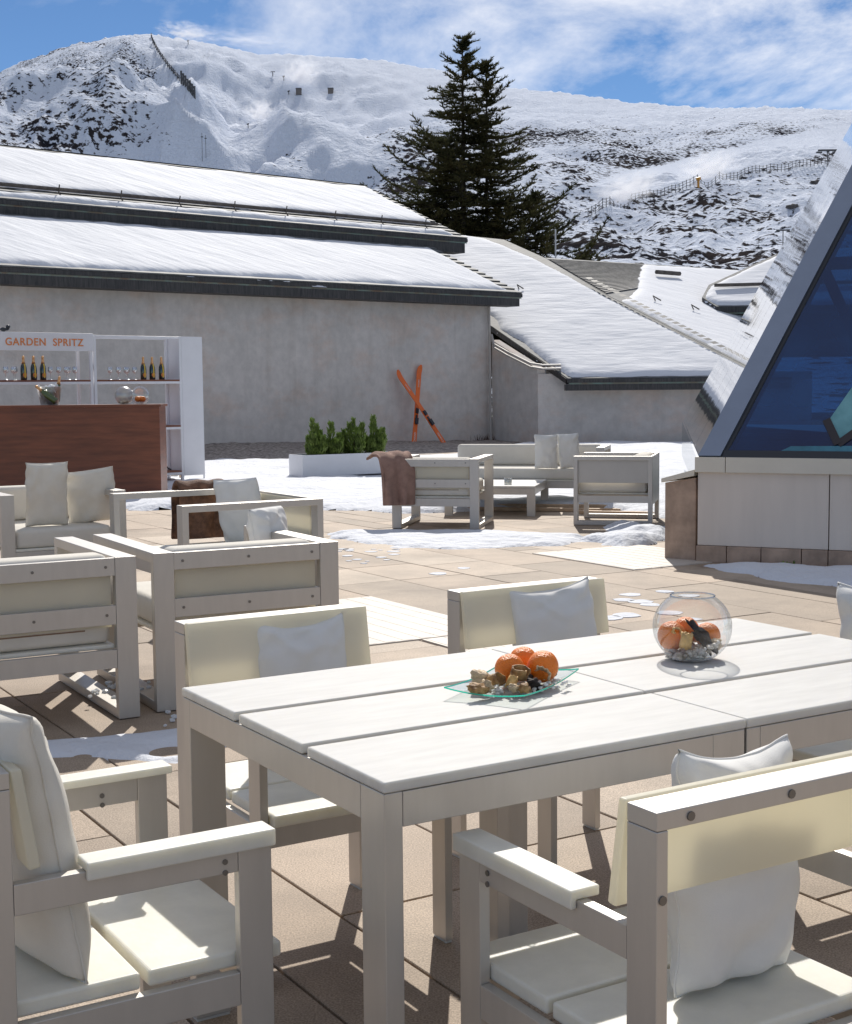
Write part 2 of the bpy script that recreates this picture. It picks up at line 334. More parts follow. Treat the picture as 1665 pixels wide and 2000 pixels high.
while ui < 30:
    u0_, u1_ = .57+.575*ui, .57+.575*(ui+1); ui += 1
    subs = [(u0_, u0_+.2875), (u0_+.2875, u1_)] if ui-1 in (-1, -4, 9) else [(u0_, u1_)]
    for (ua, ub) in subs:
        off = rr.choice((0, .4, .0, .2)); v = -26+off-.55+.0
        v = -5.35-24*.8+off
        while v < 8:
            ln = rr.choice((.8, .8, 1.6, .8)); g_ = .004
            big = abs(((v+5.35)/1.6) % 1) < .01
            q = [tb(ua+g_, v+g_), tb(ub-g_, v+g_), tb(ub-g_, v+ln-g_), tb(ua+g_, v+ln-g_)]
            dz = rr.uniform(-.0015, .0015)
            pv.prism(q, -.05, dz)
            v += ln
tag(pv.build('terrace_paving', PAVE, bevel=.0025, seg=1), kind='structure')
# pale ribbed paving strips
RIB = mat('pale_ribbed_paving', (.6, .54, .47), .6, var=.1, vscale=5, bump=.2, bscale=80)
def ribbed(areas):
    b = MB()
    for (ua, ub, va, vb) in areas:
        b.prism([tb(ua, va), tb(ub, va), tb(ub, vb), tb(ua, vb)], -.01, .006)
        k = ua+.02
        while k < ub-.05:
            b.prism([tb(k, va+.01), tb(k+.06, va+.01), tb(k+.06, vb-.01), tb(k, vb-.01)], .006, .0072); k += .115
    return b
o = ribbed([(2.3, 3.44, -5.33, -3.76), (2.88, 3.44, -3.74, -2.9), (5.76, 6.9, -6.7, -5.38)]).build('ribbed_paving', RIB)
tag(o, kind='structure')

# terrace snow
def gz(*p): return list(p)
big = [(-9,17.2),(-4.1,16.9),(-3.2,16.3),(-2.43,16.1),(-1.6,16.2),(-1.1,15.95),(-.4,15.7),(.4,15.8),(1.0,15.6),(1.35,16.2),(2.0,15.9),(2.6,14.9),(3.6,13.9),(8,14.6),(10.5,20),(10,33.9),(3.4,34.6),(2.4,34.2),(1.9,32.3),(.6,29.5),(-1.3,28.2),(-2.6,27.2),(-4.0,27.3),(-6.5,24.8),(-9,23)]
tag(snow_sheet('terrace_snow', big, .07, .07, SNOW, rag=.55, rscale=1.2, lump=.75, lscale=1.3, w=.12, seed=11), 'broad white snow cover behind the seats as far as the grey walls', 'snow', kind='stuff')
s2 = [(-.95,13.5),(-.62,12.75),(-.3,12.35),(.08,12.15),(.6,12.2),(1.14,12.35),(1.4,12.75),(1.62,12.95),(1.3,13.35),(1.0,13.3),(.646,13.7),(.1,13.75),(-.35,13.8),(-.7,13.75)]
tag(snow_sheet('snow_patch', s2, .05, .025, SNOW, rag=.17, rscale=3.2, lump=.5, lscale=2.4, w=.13, seed=3), 'long thin tongue of snow in front of the armchair with the taupe blanket', 'snow', kind='stuff')
s3 = [(1.38,12.75),(1.5,12.3),(1.75,12.0),(2.05,12.35),(2.25,13.0),(2.35,13.7),(2.1,14.2),(1.7,13.9),(1.75,13.4),(1.55,13.0)]
tag(snow_sheet('snow_heap', s3, .12, .03, SNOW, rag=.18, rscale=3.2, lump=.5, lscale=2.2, w=.2, seed=8), 'lumpy heap of snow between the armchair on the right and the stone pillar', 'snow', kind='stuff')
s4 = [(-1.75,5.28),(-1.3,5.3),(-.95,5.18),(-.82,5.3),(-.8,5.6),(-1.0,5.72),(-1.2,5.62),(-1.5,5.55),(-1.8,5.52)]
tag(snow_sheet('snow_remnant', s4, .03, .014, SNOW, rag=.05, rscale=5, lump=.3, lscale=4, w=.05, seed=5, holes=[(-1.0,5.36,.085),(-1.33,5.3,.035)]), 'flat shaded snow remnant with a round melted hole beside the table end', 'snow', kind='stuff')
s5 = [(2.2,10.85),(2.25,10.45),(2.45,10.05),(2.75,9.75),(3.1,9.55),(3.6,9.5),(3.9,10.1),(3.4,10.5),(2.7,10.78)]
tag(snow_sheet('snow_drift', s5, .05, .025, SNOW, rag=.14, rscale=3, lump=.5, lscale=3, w=.1, seed=9), 'ragged shaded snow drift along the foot of the pale plinth', 'snow', kind='stuff')
b = MB(); rs = random.Random(5)
spots = [(.09,10.54,.07),(.29,10.85,.055),(1.37,9.37,.07),(1.22,8.53,.085),(1.11,8.43,.08),(1.43,8.93,.07),(1.39,9.06,.08),(1.29,9.14,.07),(1.5,8.6,.08),(1.62,9.5,.06),(1.75,9.3,.07),(1.6,8.35,.05)]
spots += [(-.75+rs.uniform(-.1,.5), 11.3+rs.uniform(-.1,1.0), rs.uniform(.02,.06)) for _ in range(22)]
for i, (x, y, r_) in enumerate(spots):
    n = 14; pts = [(x+r_*math.cos(a*6.283/n)*(1+.15*rs.uniform(-1,1)), y+r_*math.sin(a*6.283/n)*(1+.15*rs.uniform(-1,1))) for a in range(n)]
    b.prism(pts, -.002, .0035)
tag(b.build('snow_spots', SNOW), 'small round white spots of ice scattered on the sunny paving', 'ice', kind='stuff')
b = MB()
for i in range(60):
    q = rs.choice([(-1.42, 6.33), (-1.15, 6.45), (-1.0, 5.95)]); b.blob((q[0]+rs.gauss(0,.06), q[1]+rs.gauss(0,.1), .05 if q[0] < -1.1 else .01), rs.uniform(.008,.022), (1,1,.7), .3, 1, i)
tag(b.build('ice_lumps', ICE), 'crumbs of melting snow on the runners of the near armchairs', 'ice', kind='stuff')

# ------------------------------------------------------------ pillows, cushions
def pillow_mb(w=.42, h=.42, t=.13, n=44, seed=0, pinch=.035, wr=.012, slump=0):
    vs = []; fs = []
    for side in (1, -1):
        for j in range(n+1):
            for i in range(n+1):
                u = -1+2*i/n; v = -1+2*j/n
                e = max(0, (1-abs(u)**2.6))*max(0, (1-abs(v)**2.6)); th_ = t/2*e**.42
                x = u*w/2*(1-pinch*(1-v*v)**1.0*abs(u)); z = v*h/2*(1-pinch*(1-u*u)*abs(v))
                cr_ = .5+.5*max(abs(u), abs(v))
                wv = mn.noise(Vector((u*2.1+seed, v*2.3, side*3)))*wr*1.6+wr*.8*math.sin(9*(u*.6+v)+seed+4*mn.noise(Vector((u*1.5, v*1.5, seed))))*max(0, v)*abs(u)
                edge = min(1, e*6)
                if slump:
                    z -= slump*max(0, v)**2*(1-u*u)*h
                    wv += .011*math.exp(-((v-.62-.22*u+.1*math.sin(5*u+seed))/.09)**2)*(1-u*u)-.008*math.exp(-((v-.80+.3*u)/.07)**2)*(1-u*u)
                vs.append((x+wr*mn.noise(Vector((v*4, seed, u)))*(1-edge), side*th_+wv*edge*cr_+.006*mn.noise(Vector((u*3, v*3, seed)))*(1-edge), z+h/2))
                if i < n and j < n:
                    o_ = (0 if side == 1 else (n+1)**2)+j*(n+1)+i; q = (o_, o_+1, o_+n+2, o_+n+1); fs.append(q if side == -1 else q[::-1])
    m = MB(); m.add(vs, fs); return m
def pillow(x, y, z, yaw, tilt, label, w=.42, h=.42, t=.13, seed=0, m=None, roll=0, slump=0, group='loose scatter pillows', wr=.012, name='pillow'):
    b = pillow_mb(w, h, t, seed=seed, slump=slump, wr=wr); o = b.build(name, m or WCLOTH, smooth=True, normals=False)
    bm = bmesh.new(); bm.from_mesh(o.data); bmesh.ops.remove_doubles(bm, verts=bm.verts, dist=.0012); bmesh.ops.recalc_face_normals(bm, faces=bm.faces); bm.to_mesh(o.data); bm.free()
    n_ = 44; ring = [j*(n_+1) for j in range(n_)]+[n_*(n_+1)+i for i in range(n_)]+[j*(n_+1)+n_ for j in range(n_, 0, -1)]+[i for i in range(n_, -1, -1)]
    MB().tube([b.v[k] for k in ring], .0026 if w > .3 else .0022, 6).build('piping', m or WCLOTH, o, smooth=True, normals=False)
    o.location = (x, y, z); o.rotation_euler = (Matrix.Rotation(R(yaw), 3, 'Z') @ Matrix.Rotation(R(tilt), 3, 'X') @ Matrix.Rotation(R(roll), 3, 'Y')).to_euler()
    return tag(o, label, 'pillow', group)

# ------------------------------------------------------------ dining table modules
LU, W1, GP = .8195, .2844, .0225
def table(u0t, u1t, label):
    Lm = u1t-u0t; c = tb(u0t, 0)
    t = thing('dining_table', label, 'table', (c[0], c[1], 0), YAW, 'white dining tables pushed end to end')
    # local: x along d, y = -s (so v -> -y)
    W = 3*W1+2*GP; g = .0012
    for k in range(3):
        v0 = k*(W1+GP); MB().box((g, -(v0+W1), .7305), (Lm-g, -v0, .75)).build('tabletop_plank', PET, t, bevel=.004, seg=3)
    az0, az1 = .668, .729
    B_ = .003
    legs = [((B_, -W+B_), (.039, -W+.085)), ((Lm-.085, -W+B_), (Lm-B_, -W+.039)), ((Lm-.039, -.085), (Lm-B_, -B_)), ((B_, -.039), (.085, -B_))]
    for a, b2 in legs: MB().box((a[0], a[1], 0.006), (b2[0], b2[1], .7295)).build('leg', ALU, t, bevel=.002)
    for a, b2 in legs: MB().box((a[0]+.002, a[1]+.002, 0), (b2[0]-.002, b2[1]-.002, .0055)).build('foot_pad', PE, t)
    MB().box((.0395, -W+B_, az0), (Lm-.0855, -W+.03, az1)).build('apron', ALU, t, bevel=.0015)
    MB().box((.0855, -.03, az0), (Lm-.0395, -B_, az1)).build('apron', ALU, t, bevel=.0015)
    MB().box((B_, -W+.0855, az0), (.03, -.0395, az1)).build('apron', ALU, t, bevel=.0015)
    MB().box((Lm-.03, -W+.0395, az0), (Lm-B_, -.0855, az1)).build('apron', ALU, t, bevel=.0015)
    return t
table(0, LU, 'near white plank-topped dining table holding the glass plate of oranges')
table(LU, 1.6523, 'far white plank-topped dining table holding the round glass bowl')

# ------------------------------------------------------------ dining chairs
def screw(t, p, ax, r=.006):
    p = Vector(p); q = p+Vector(ax)*.0025; MB().tube([p, q], r, 10).build('screw', ALUD, t)
def dining_chair(label, loc, yaw):
    t = thing('dining_chair', label, 'chair', loc, yaw, 'armchairs around the dining tables')
    w, th_ = .2625, .021
    for s in (-1, 1):
        xa, xb = (-w, -w+th_) if s < 0 else (w-th_, w)
        MB().box((xa, .195, .006), (xb, .258, .6195)).build('leg', ALU, t, bevel=.0015)
        MB().box((xa, -.258, .006), (xb, -.192, .775)).build('leg', ALU, t, bevel=.0015)
        MB().box((xa+.002, .197, 0), (xb-.002, .256, .0055)).add([], []).build('foot_pad', PE, t)
        MB().box((xa+.002, -.256, 0), (xb-.002, -.194, .0055)).build('foot_pad', PE, t)
        MB().box((xa, -.1915, .568), (xb, .1945, .6195)).build('arm_rail', ALU, t, bevel=.0015)
        MB().box((xa, -.1915, .328), (xb, .1945, .387)).build('side_rail', ALU, t, bevel=.0015)
        # L-shaped arm pad over the rail
        if s < 0: prof = [(-w-.012,.606),(-w-.0005,.606),(-w-.0005,.62),(-w+.044,.62),(-w+.044,.6365),(-w-.012,.6365)]
        else: prof = [(w+.012,.606),(w+.012,.6365),(w-.044,.6365),(w-.044,.62),(w+.0005,.62),(w+.0005,.606)]
        y0, y1 = -.075, .262; n = len(prof)
        MB().add([(x, y0, z) for x, z in prof]+[(x, y1, z) for x, z in prof], [tuple(range(n)), tuple(range(n, 2*n))[::-1]]+[((i+1)%n, i, n+i, n+(i+1)%n) for i in range(n)]).build('arm_pad', PE, t, bevel=.003, seg=3)
    MB().box((-w, -.258, .7755), (w, -.192, .803)).build('top_rail', ALU, t, bevel=.0015)
    MB().box((-w+th_, .22, .328), (w-th_, .242, .387)).build('front_rail', ALU, t, bevel=.0015)
    MB().box((-w+th_, -.245, .328), (w-th_, -.222, .387)).build('rear_rail', ALU, t, bevel=.0015)
    MB().box((-w+th_+.002, -.215, .3885), (w-th_-.002, .022, .418)).build('seat', PE, t, bevel=.006, seg=3)
    MB().box((-w+th_+.002, .036, .3885), (w-th_-.002, .285, .418)).build('seat', PE, t, bevel=.006, seg=3)
    # leaning back panel in front of the posts
    y0 = -.1905; MB().add([(-w, y0, .806), (w, y0, .806), (w, y0+.018, .806), (-w, y0+.018, .806), (-w, y0+.024, .638), (w, y0+.024, .638), (w, y0+.044, .640), (-w, y0+.044, .640)],
        [(0,1,2,3),(4,7,6,5),(0,4,5,1),(3,2,6,7),(0,3,7,4),(1,5,6,2)]).build('back_panel', PEP, t, bevel=.004, seg=3)
    for x in (-.2, 0, .2): screw(t, (x, -.258, .789), (0,-1,0), .007)
    for x in (-w+.0105, w-.0105): screw(t, (x, -.258, .675), (0,-1,0), .007); screw(t, (x*.96, -.258, .40), (0,-1,0), .005)
    for s in (-1, 1):
        for z in (.571, .59): screw(t, (s*w-s*.0005, .17, z), (s,0,0), .005); screw(t, (s*(w-th_)+s*.0005, .12, z), (-s,0,0), .005)
    return t
def at_uv(u, v): q = tb(u, v); return (q[0], q[1], 0)
chL = dining_chair('armchair behind the near table end, tucked in, grey pillow on its seat', at_uv(.4635, -.296), YAW+180)
def dch(u, v, yaw, label): return dup(chL, at_uv(u, v), yaw, label)
chM = dch(1.345, -.36, YAW+180, 'armchair behind the tables whose back shows between oranges and glass bowl')
chF = dch(.418, 1.145, YAW, 'large foreground armchair seen from behind at the lower right, its pillow slumped on the seat')
chE = dch(-.363, .42, YAW-90, 'armchair at the left head of the tables with big cream pillow upright')
chN = dch(1.95, .31, YAW+90, 'armchair at the far right head of the tables, mostly cut by the photo edge')
def uvp(u, v, z): q = tb(u, v); return (q[0], q[1], z)
pillow(*uvp(.515, -.42, .419), YAW+180-4, 9, 'grey white pillow on the armchair tucked behind the near table', .27, .385, .11, 1, slump=.06, wr=.012)
pillow(*uvp(1.40, -.46, .419), YAW+180-6, 10, 'grey white pillow on the armchair behind the oranges', .29, .40, .11, 2, slump=.05, roll=3, wr=.012)
pillow(*uvp(.475, 1.22, .419), YAW+6, -3, 'slumped white pillow in the large foreground armchair on the right', .27, .395, .14, 4, slump=.05, roll=4, wr=.014, m=WCLOTH)
pillow(*uvp(-.465, .44, .419), YAW-90+9, 10, 'big cream pillow in the armchair at the left head of the table', .43, .47, .14, 6, slump=.01, wr=.008, m=CLOTH)
pillow(*uvp(2.15, .17, .419), YAW+90, -10, 'white pillow at the right photo edge in the armchair at the table head', .38, .40, .13, 7, slump=.03)

# ------------------------------------------------------------ lounge chairs
SIDEP = mat('side_panel_board', (.60, .57, .52), .5, var=.04)
def lounge(label, loc, yaw, w=.44, dep=.96, side_panel=False, name='lounge_armchair', cat='armchair', cushions=True, arms=(1, 1), group='aluminium lounge armchairs'):
    t = thing(name, label, cat, loc, yaw, group); r = -dep/2; f = dep/2; H = .70; a = .092
    for s, on in ((-1, arms[0]), (1, arms[1])):
        if not on: continue
        xa, xb = (-w, -w+a) if s < 0 else (w-a, w)
        MB().loop_x(xa, xb, r, f, .004, H, .042).build('side_frame', ALU, t, bevel=.002)
        if side_panel:
            xs = xa+.02 if s < 0 else xb-.03
            MB().box((xs, r+.0425, .43), (xs+.012, f-.0425, H-.0425)).build('side_panel', SIDEP, t)
            MB().box((xs, r+.0425, .23), (xs+.012, f-.0425, .30)).build('side_rail', ALU, t)
    i0 = -w+a+.0005 if arms[0] else -w; i1 = w-a-.0005 if arms[1] else w
    for z0, z1, nm in ((.622, .698, 'back_rail'), (.413, .495, 'back_rail'), (.226, .305, 'seat_rail')):
        MB().box((i0, r+.003, z0), (i1, r+.031, z1)).build(nm, ALU, t, bevel=.0015)
    MB().box((i0, f-.035, .226), (i1, f-.005, .305)).build('seat_rail', ALU, t, bevel=.0015)
    MB().box((i0, r+.033, .306), (i1, f-.003, .325)).build('seat_board', PE, t, bevel=.005, seg=2)
    MB().box((i0+.012, r+.033, .40), (i1-.012, r+.045, .685)).build('back_panel', PEP, t)
    if cushions:
        c = MB().box((i0+.008, r+.06, .326), (i1-.008, f-.02, .455)).build('seat_cushion', CLOTH, t, bevel=.03, seg=4, smooth=True)
        MB().box((i0+.08, r+.0585, .385), (i1-.12, r+.0599, .391)).build('zip', ZIP, c)
        b = MB().box((i0+.008, r+.05, .458), (i1-.008, r+.21, .708)); b.build('back_cushion', CLOTH, t, bevel=.035, seg=4, smooth=True)
    for z in (.66, .455):
        for x in (i0+.04, (i0+i1)/2, i1-.04): screw(t, (x, r+.003, z), (0,-1,0), .0065)
    return t
A1 = lounge('near left lounge armchair seen from behind, cut by the left photo edge', (-1.857, 6.142, 0), 29.8)
A2 = dup(A1, (-1.022, 6.654, 0), 28.6, 'near lounge armchair seen from behind, standing between its twin and the dining table')
S1 = dup(A1, (-2.756, 10.13, 0), 211.3, 'lounge armchair facing the camera in front of the brown bar with two pillows')
Bc = dup(A1, (.187, 14.375, 0), -11.5, 'lounge armchair seen from behind with a taupe blanket on its left corner')
Cc = lounge('lounge armchair seen side on beside the low white coffee table', (1.985, 14.52, 0), 76, dep=.79, side_panel=True)
MB().box((-.35, -.394, .21), (.35, -.366, .69)).build('rear_board', ALU, Cc)
Dc = lounge('wide lounge armchair turned left with a brown fur throw on its far arm', (-1.42, 9.32, 0), 121.3, w=.675, cushions=False)
Sf = lounge('long white sofa facing the camera behind the low coffee table', (1.24, 16.76, 0), 167.5, w=.93, dep=.86, arms=(1, 0), name='lounge_sofa', cat='sofa', group=None)
pillow(-2.68, 9.88, .455, 205, -10, 'upright cream pillow in the armchair facing the camera near the bar', .29, .46, .13, 12, m=CLOTH)
pillow(-2.40, 10.14, .455, 196, -14, 'cream pillow with knotted corner leaning behind the upright one near the bar', .36, .40, .11, 13, m=CLOTH, roll=7)
pillow(-1.25, 9.75, .326, 146, -10, 'grey white pillow beside the brown fur throw', .40, .47, .14, 14, roll=4)
pillow(-.76, 6.98, .455, 60, -8, 'small white pillow standing at the arm of the near armchair', .26, .36, .14, 15, slump=-.02)
pillow(1.40, 16.30, .455, 172, -8, 'left one of two white pillows on the long sofa', .26, .40, .12, 16)
pillow(1.68, 16.28, .455, 160, -8, 'right one of two white pillows on the long sofa', .25, .41, .12, 17, roll=3)
# coffee table
ct = thing('coffee_table', 'low white square coffee table between the lounge seats', 'coffee table', (.824, 15.93, 0), -11.5)
MB().box((-.5, -.66, .30), (.5, .66, .33)).build('tabletop', PET, ct, bevel=.004)
for x in (-.5, .41):
    for y in (-.655, .61): MB().box((x, y, 0), (x+.09, y+.045, .2995)).build('leg', ALU, ct, bevel=.002)
MB().box((-.41, -.655, .235), (.41, -.63, .2995)).build('apron', ALU, ct); MB().box((.47, -.61, .235), (.495, .61, .2995)).build('apron', ALU, ct)
o = MB().lathe([(.0, 0), (.038, 0), (.042, .01), (.044, .07), (.04, .07), (.037, .012), (0, .012)], 20).build('candle_glass', GLASSC, smooth=True); o.location = (.91, 15.5, .3305)
tag(o, 'small frosted candle glass on the low coffee table', 'candle holder')
# duckboards below the far sofa
for k, (x, y, l, yw) in enumerate([(1.1, 16.12, 2.0, -12), (1.15, 15.86, 2.1, -13), (2.1, 15.3, .9, -20)]):
    o = MB().box((-l/2, -.05, 0), (l/2, .05, .035)).build('timber_batten', TAN, bevel=.003); o.location = (x, y, .004+.02*(k == 0)); o.rotation_euler = (0, 0, R(yw))
    tag(o, ['tan timber batten lying just in front of the long sofa', 'tan timber batten lying under the coffee table edge', 'short tan timber batten lying in snow behind the side-on armchair'][k], 'batten', 'timber battens on the ground')

# ------------------------------------------------------------ throws
def drape(name, label, prof, width, m, loc, yaw, seed=0, th_=.022, nx=36, ns=70, taper=0., wav=.012):
    """cloth swept over a cross profile (y,z) and spread along x"""
    P = [Vector((p[0], p[1])) for p in prof]; L_ = [0]
    for i in range(1, len(P)): L_.append(L_[-1]+(P[i]-P[i-1]).length)
    def ev(s):
        s *= L_[-1]
        for i in range(1, len(P)):
            if s <= L_[i]+1e-9: k = (s-L_[i-1])/(L_[i]-L_[i-1]); return P[i-1].lerp(P[i], k)
        return P[-1]
    vs = []
    for j in range(ns+1):
        s = j/ns; c = (ev(max(0, s-.03))+ev(s)+ev(min(1, s+.03)))/3; tdir = ev(min(1, s+.02))-ev(max(0, s-.02)); nn = Vector((-tdir.y, tdir.x)).normalized() if tdir.length else Vector((0, 1))
        for i in range(nx+1):
            u = -1+2*i/nx; amp = wav*(.4+1.6*abs(s-.5))
            wv = amp*math.sin(u*7+seed+3*mn.noise(Vector((u*1.2, s*2, seed))))+amp*1.3*mn.noise(Vector((u*2.5, s*4, seed+5)))
            ww = width/2*(1-taper*abs(s-.5)*2+.04*mn.noise(Vector((s*5, seed, u))))
            q = c+nn*wv; vs.append((u*ww, q.x, q.y))
    fs = [(j*(nx+1)+i, j*(nx+1)+i+1, (j+1)*(nx+1)+i+1, (j+1)*(nx+1)+i) for j in range(ns) for i in range(nx)]
    o = MB().add(vs, fs).build(name, m, smooth=True); md = o.modifiers.new('s', 'SOLIDIFY'); md.thickness = th_; md.offset = 0
    md2 = o.modifiers.new('b', 'SUBSURF'); md2.levels = 1; md2.render_levels = 1
    o.location = loc; o.rotation_euler = (0, 0, R(yaw)); return tag(o, label, 'blanket')
# brown fur over the far arm of the wide armchair (arm runs along 211 deg)
drape('fur_throw', 'dark brown fur throw hanging folded over an armchair arm', [(-.085,.34),(-.08,.45),(-.075,.56),(-.065,.68),(-.05,.735),(0,.748),(.05,.735),(.07,.68),(.075,.5),(.08,.33)], .36, FURB, (-1.62, 10.02, 0), 31.3, seed=2, th_=.035, wav=.014)
drape('fleece_throw', 'taupe fleece blanket falling over the left back corner of an armchair', [(-.14,.235),(-.13,.40),(-.09,.60),(-.02,.715),(.09,.755),(.22,.745),(.36,.72),(.52,.705)], .36, FURP, (-.30, 14.0, 0), 18, seed=5, th_=.03, wav=.02, taper=.1)

# ------------------------------------------------------------ things on the dining table
c = tb(.598, .418)
pl = thing('glass_plate', 'clear square glass plate with green edge on the near table', 'plate', (c[0], c[1], .7505), YAW+31)
def plate_pt(u, v):
    x, y = u*.150, v*.092; e = max(abs(u), abs(v)); return (x, y, .004+.012*max(0, (e-.45)/.55)**1.7+.008*abs(u*v)**2)
N = 22; vs = [plate_pt(-1+2*i/N, -1+2*j/N) for j in range(N+1) for i in range(N+1)]
top = MB().add(vs, [(j*(N+1)+i, j*(N+1)+i+1, (j+1)*(N+1)+i+1, (j+1)*(N+1)+i) for j in range(N) for i in range(N)])
top.build('dish', clear_glass('plate_glass', (.93, .98, .96), .06, .02, .5), pl, smooth=True)
ring = [plate_pt(-1+2*i/N, -1) for i in range(N)]+[plate_pt(1, -1+2*j/N) for j in range(N)]+[plate_pt(1-2*i/N, 1) for i in range(N)]+[plate_pt(-1, 1-2*j/N) for j in range(N)]
n = len(ring); MB().add([(x*1.003, y*1.003, z+.001) for x, y, z in ring]+[(x*1.003, y*1.003, z-.0022) for x, y, z in ring]+[(x*.996, y*.996, z-.0022) for x, y, z in ring], [(i, (i+1)%n, n+(i+1)%n, n+i) for i in range(n)]+[(n+i, n+(i+1)%n, 2*n+(i+1)%n, 2*n+i) for i in range(n)]).build('rim', GEDGE, pl)
def orange(x, y, z, r, label, seed, group='oranges on the glass plate', name='orange'):
    o = MB().blob((0,0,0), r, (1,1,.97), .015, 4, seed).build(name, ORANGE, smooth=True); o.location = (x, y, z); o.rotation_euler = (R(70+seed*30), R(20*seed), R(seed*50))
    st = MB().lathe([(0, .0012), (.0026, .001), (.0036, 0)], 8).build('stem_scar', BARK, o); st.location = (0, 0, r*.965)
    return tag(o, label, 'orange', group)
q = tb(.602, .398); orange(q[0], q[1], .790, .033, 'left orange on the glass plate, showing its stem scar', 1)
q = tb(.672, .425); orange(q[0], q[1], .792, .0355, 'front right and largest orange on the glass plate', 2)
q = tb(.686, .330); orange(q[0], q[1], .788, .032, 'rear orange on the glass plate, half hidden behind two others', 3)
def curl(name, label, c, r, m, seed, yaw, h=.02, a=240, cat='dried fruit', grp='dried fruit pieces on the glass plate', tl=30):
    vs = []; ns = 22
    for j in range(5):
        for i in range(ns+1):
            t_ = R(a)*i/ns; rr_ = r*(1+.25*mn.noise(Vector((i*.3, j*.5, seed)))-.25*i/ns); vs.append((rr_*math.cos(t_), rr_*math.sin(t_)*.8, (j/4-.5)*h*2*(1+.3*mn.noise(Vector((i*.4, seed, 1))))))
    o = MB().add(vs, [(j*(ns+1)+i, j*(ns+1)+i+1, (j+1)*(ns+1)+i+1, (j+1)*(ns+1)+i) for j in range(4) for i in range(ns)]).build(name, m, smooth=True)
    md = o.modifiers.new('s', 'SOLIDIFY'); md.thickness = .003; o.location = c; o.rotation_euler = (R(tl), R(tl*.5), R(yaw)); return tag(o, label, cat, grp)
def nut(name, label, c, r, sc, m, seed, yaw, cat='dried fruit', grp='dried fruit pieces on the glass plate'):
    o = MB().blob((0,0,0), r, sc, .35, 3, seed).build(name, m, smooth=True); o.location = c; o.rotation_euler = (R(20), R(seed*11 % 30), R(yaw)); return tag(o, label, cat, grp)
def pp(u, v, z): q = tb(u, v); return (q[0], q[1], z)
nut('dried_pod', 'dark knobbly dried pod at the left tip of the glass plate', pp(.475, .468, .774), .018, (1.25,.8,.6), DRY, 1, 20)
nut('pale_pod', 'pale striped seed pod lying just right of the dark knobbly pod', pp(.497, .463, .776), .0165, (.8,.9,.75), DRYL, 2, 60)
nut('pale_pod', 'pale seed pod leaning up behind the dark knobbly pod', pp(.522, .405, .783), .019, (1.2,.8,.7), DRYL, 3, -30)
curl('dried_peel', 'long brown curl of dried peel in the middle of the plate', pp(.535, .447, .780), .022, DRY, 4, 40, .011, 250, tl=60)
curl('dried_peel', 'yellow curl of dried peel beside the long brown curl', pp(.558, .470, .778), .014, GOLD, 5, 120, .012, 280, tl=35)
curl('dried_slice', 'open cup of dried peel standing in front of the left orange', pp(.593, .448, .790), .023, DRY, 6, 10, .012, 320, tl=14)
curl('dried_slice', 'ribbed pale slice leaning on the largest orange', pp(.636, .467, .785), .023, DRYL, 7, -20, .012, 170, tl=60)
nut('dried_pod', 'dark shrivelled fruit under the open cup of peel', pp(.607, .480, .771), .018, (1.2,.9,.6), BARK, 8, 70)
nut('dried_slice', 'small cut half fruit with orange face at the front rim', pp(.566, .505, .771), .0125, (1,1,.6), DRY, 9, 0)
nut('pale_pod', 'small yellow husk at the front rim of the plate', pp(.545, .494, .772), .011, (1,.8,.7), DRYL, 10, 0)
nut('dried_pod', 'small dark shrivelled fruit between oranges and ribbed slice', pp(.628, .430, .775), .012, (1,.9,.6), BARK, 11, 30)
b = MB(); rs = random.Random(9)
for i in range(110):
    uu, vv = rs.uniform(.52,.70), rs.uniform(.40,.50); q = tb(uu, vv); b.blob((q[0], q[1], .758+rs.uniform(0,.012)), rs.uniform(.003,.0055), (1.2,1,.8), .3, 1, i)
tag(b.build('white_gravel', WPEB, smooth=True), 'white gravel strewn under the dried fruit on the glass plate', 'gravel', kind='stuff')
# bowl
c = tb(1.139, .386); bx, by = c; bR = .0935
bw = thing('fish_bowl', 'round clear glass bowl filled with pebbles and fruit on the far table', 'bowl', (bx, by, .7505))
prof = [(0, .0015), (.044, .0015)]
for k in range(1, 25):
    a = R(-57+k*(113/24)); prof.append((bR*math.cos(a), .079+bR*.93*math.sin(a)))
rim = prof[-1]; inner = [(max(0, r_-.003), z+.001) for r_, z in prof[1:]][::-1]
MB().lathe(prof, 64).build('bowl_body', clear_glass('bowl_glass', (.97,.98,.98), .02, .005, .6), bw, smooth=True)
MB().lathe([(rim[0]+.0015*math.cos(a*.785), rim[1]+.002+.0022*math.sin(a*.785)) for a in range(9)], 48).build('bowl_rim', clear_glass('rim_glass', (.8,.85,.88), .3, .01, .9), bw, smooth=True)
MB().lathe([(.0, .006), (.043, .006), (.046, .0075), (.043, .009), (0, .009)], 40).build('bowl_base', clear_glass('base_glass', (.93,.97,.96), .06, .02, .5), bw, smooth=True)
b = MB(); rs = random.Random(2)
for i in range(170):
    rr_ = .064*math.sqrt(rs.random()); a = rs.uniform(0, 6.28); zz = .764+.018*rs.random()+.35*max(0, rr_-.045)+.012*math.cos(a)*(rr_/.06)
    b.blob((bx+rr_*math.cos(a), by+rr_*math.sin(a), zz), rs.uniform(.0045,.0085), (1.2,.9,.8), .3, 1, i, Matrix.Rotation(rs.uniform(0,3), 3, 'Z'))
tag(b.build('pebbles', PEB, smooth=True), 'pale and tan pebbles on the bottom of the glass bowl', 'pebbles', kind='stuff')
G2 = 'fruit and husks inside the glass bowl'
orange(bx-.047, by+.01, .806, .035, 'orange at the left inside the glass bowl', 4, G2)
orange(bx-.006, by+.047, .812, .033, 'orange at the back inside the glass bowl, behind the dark bark', 5, G2)
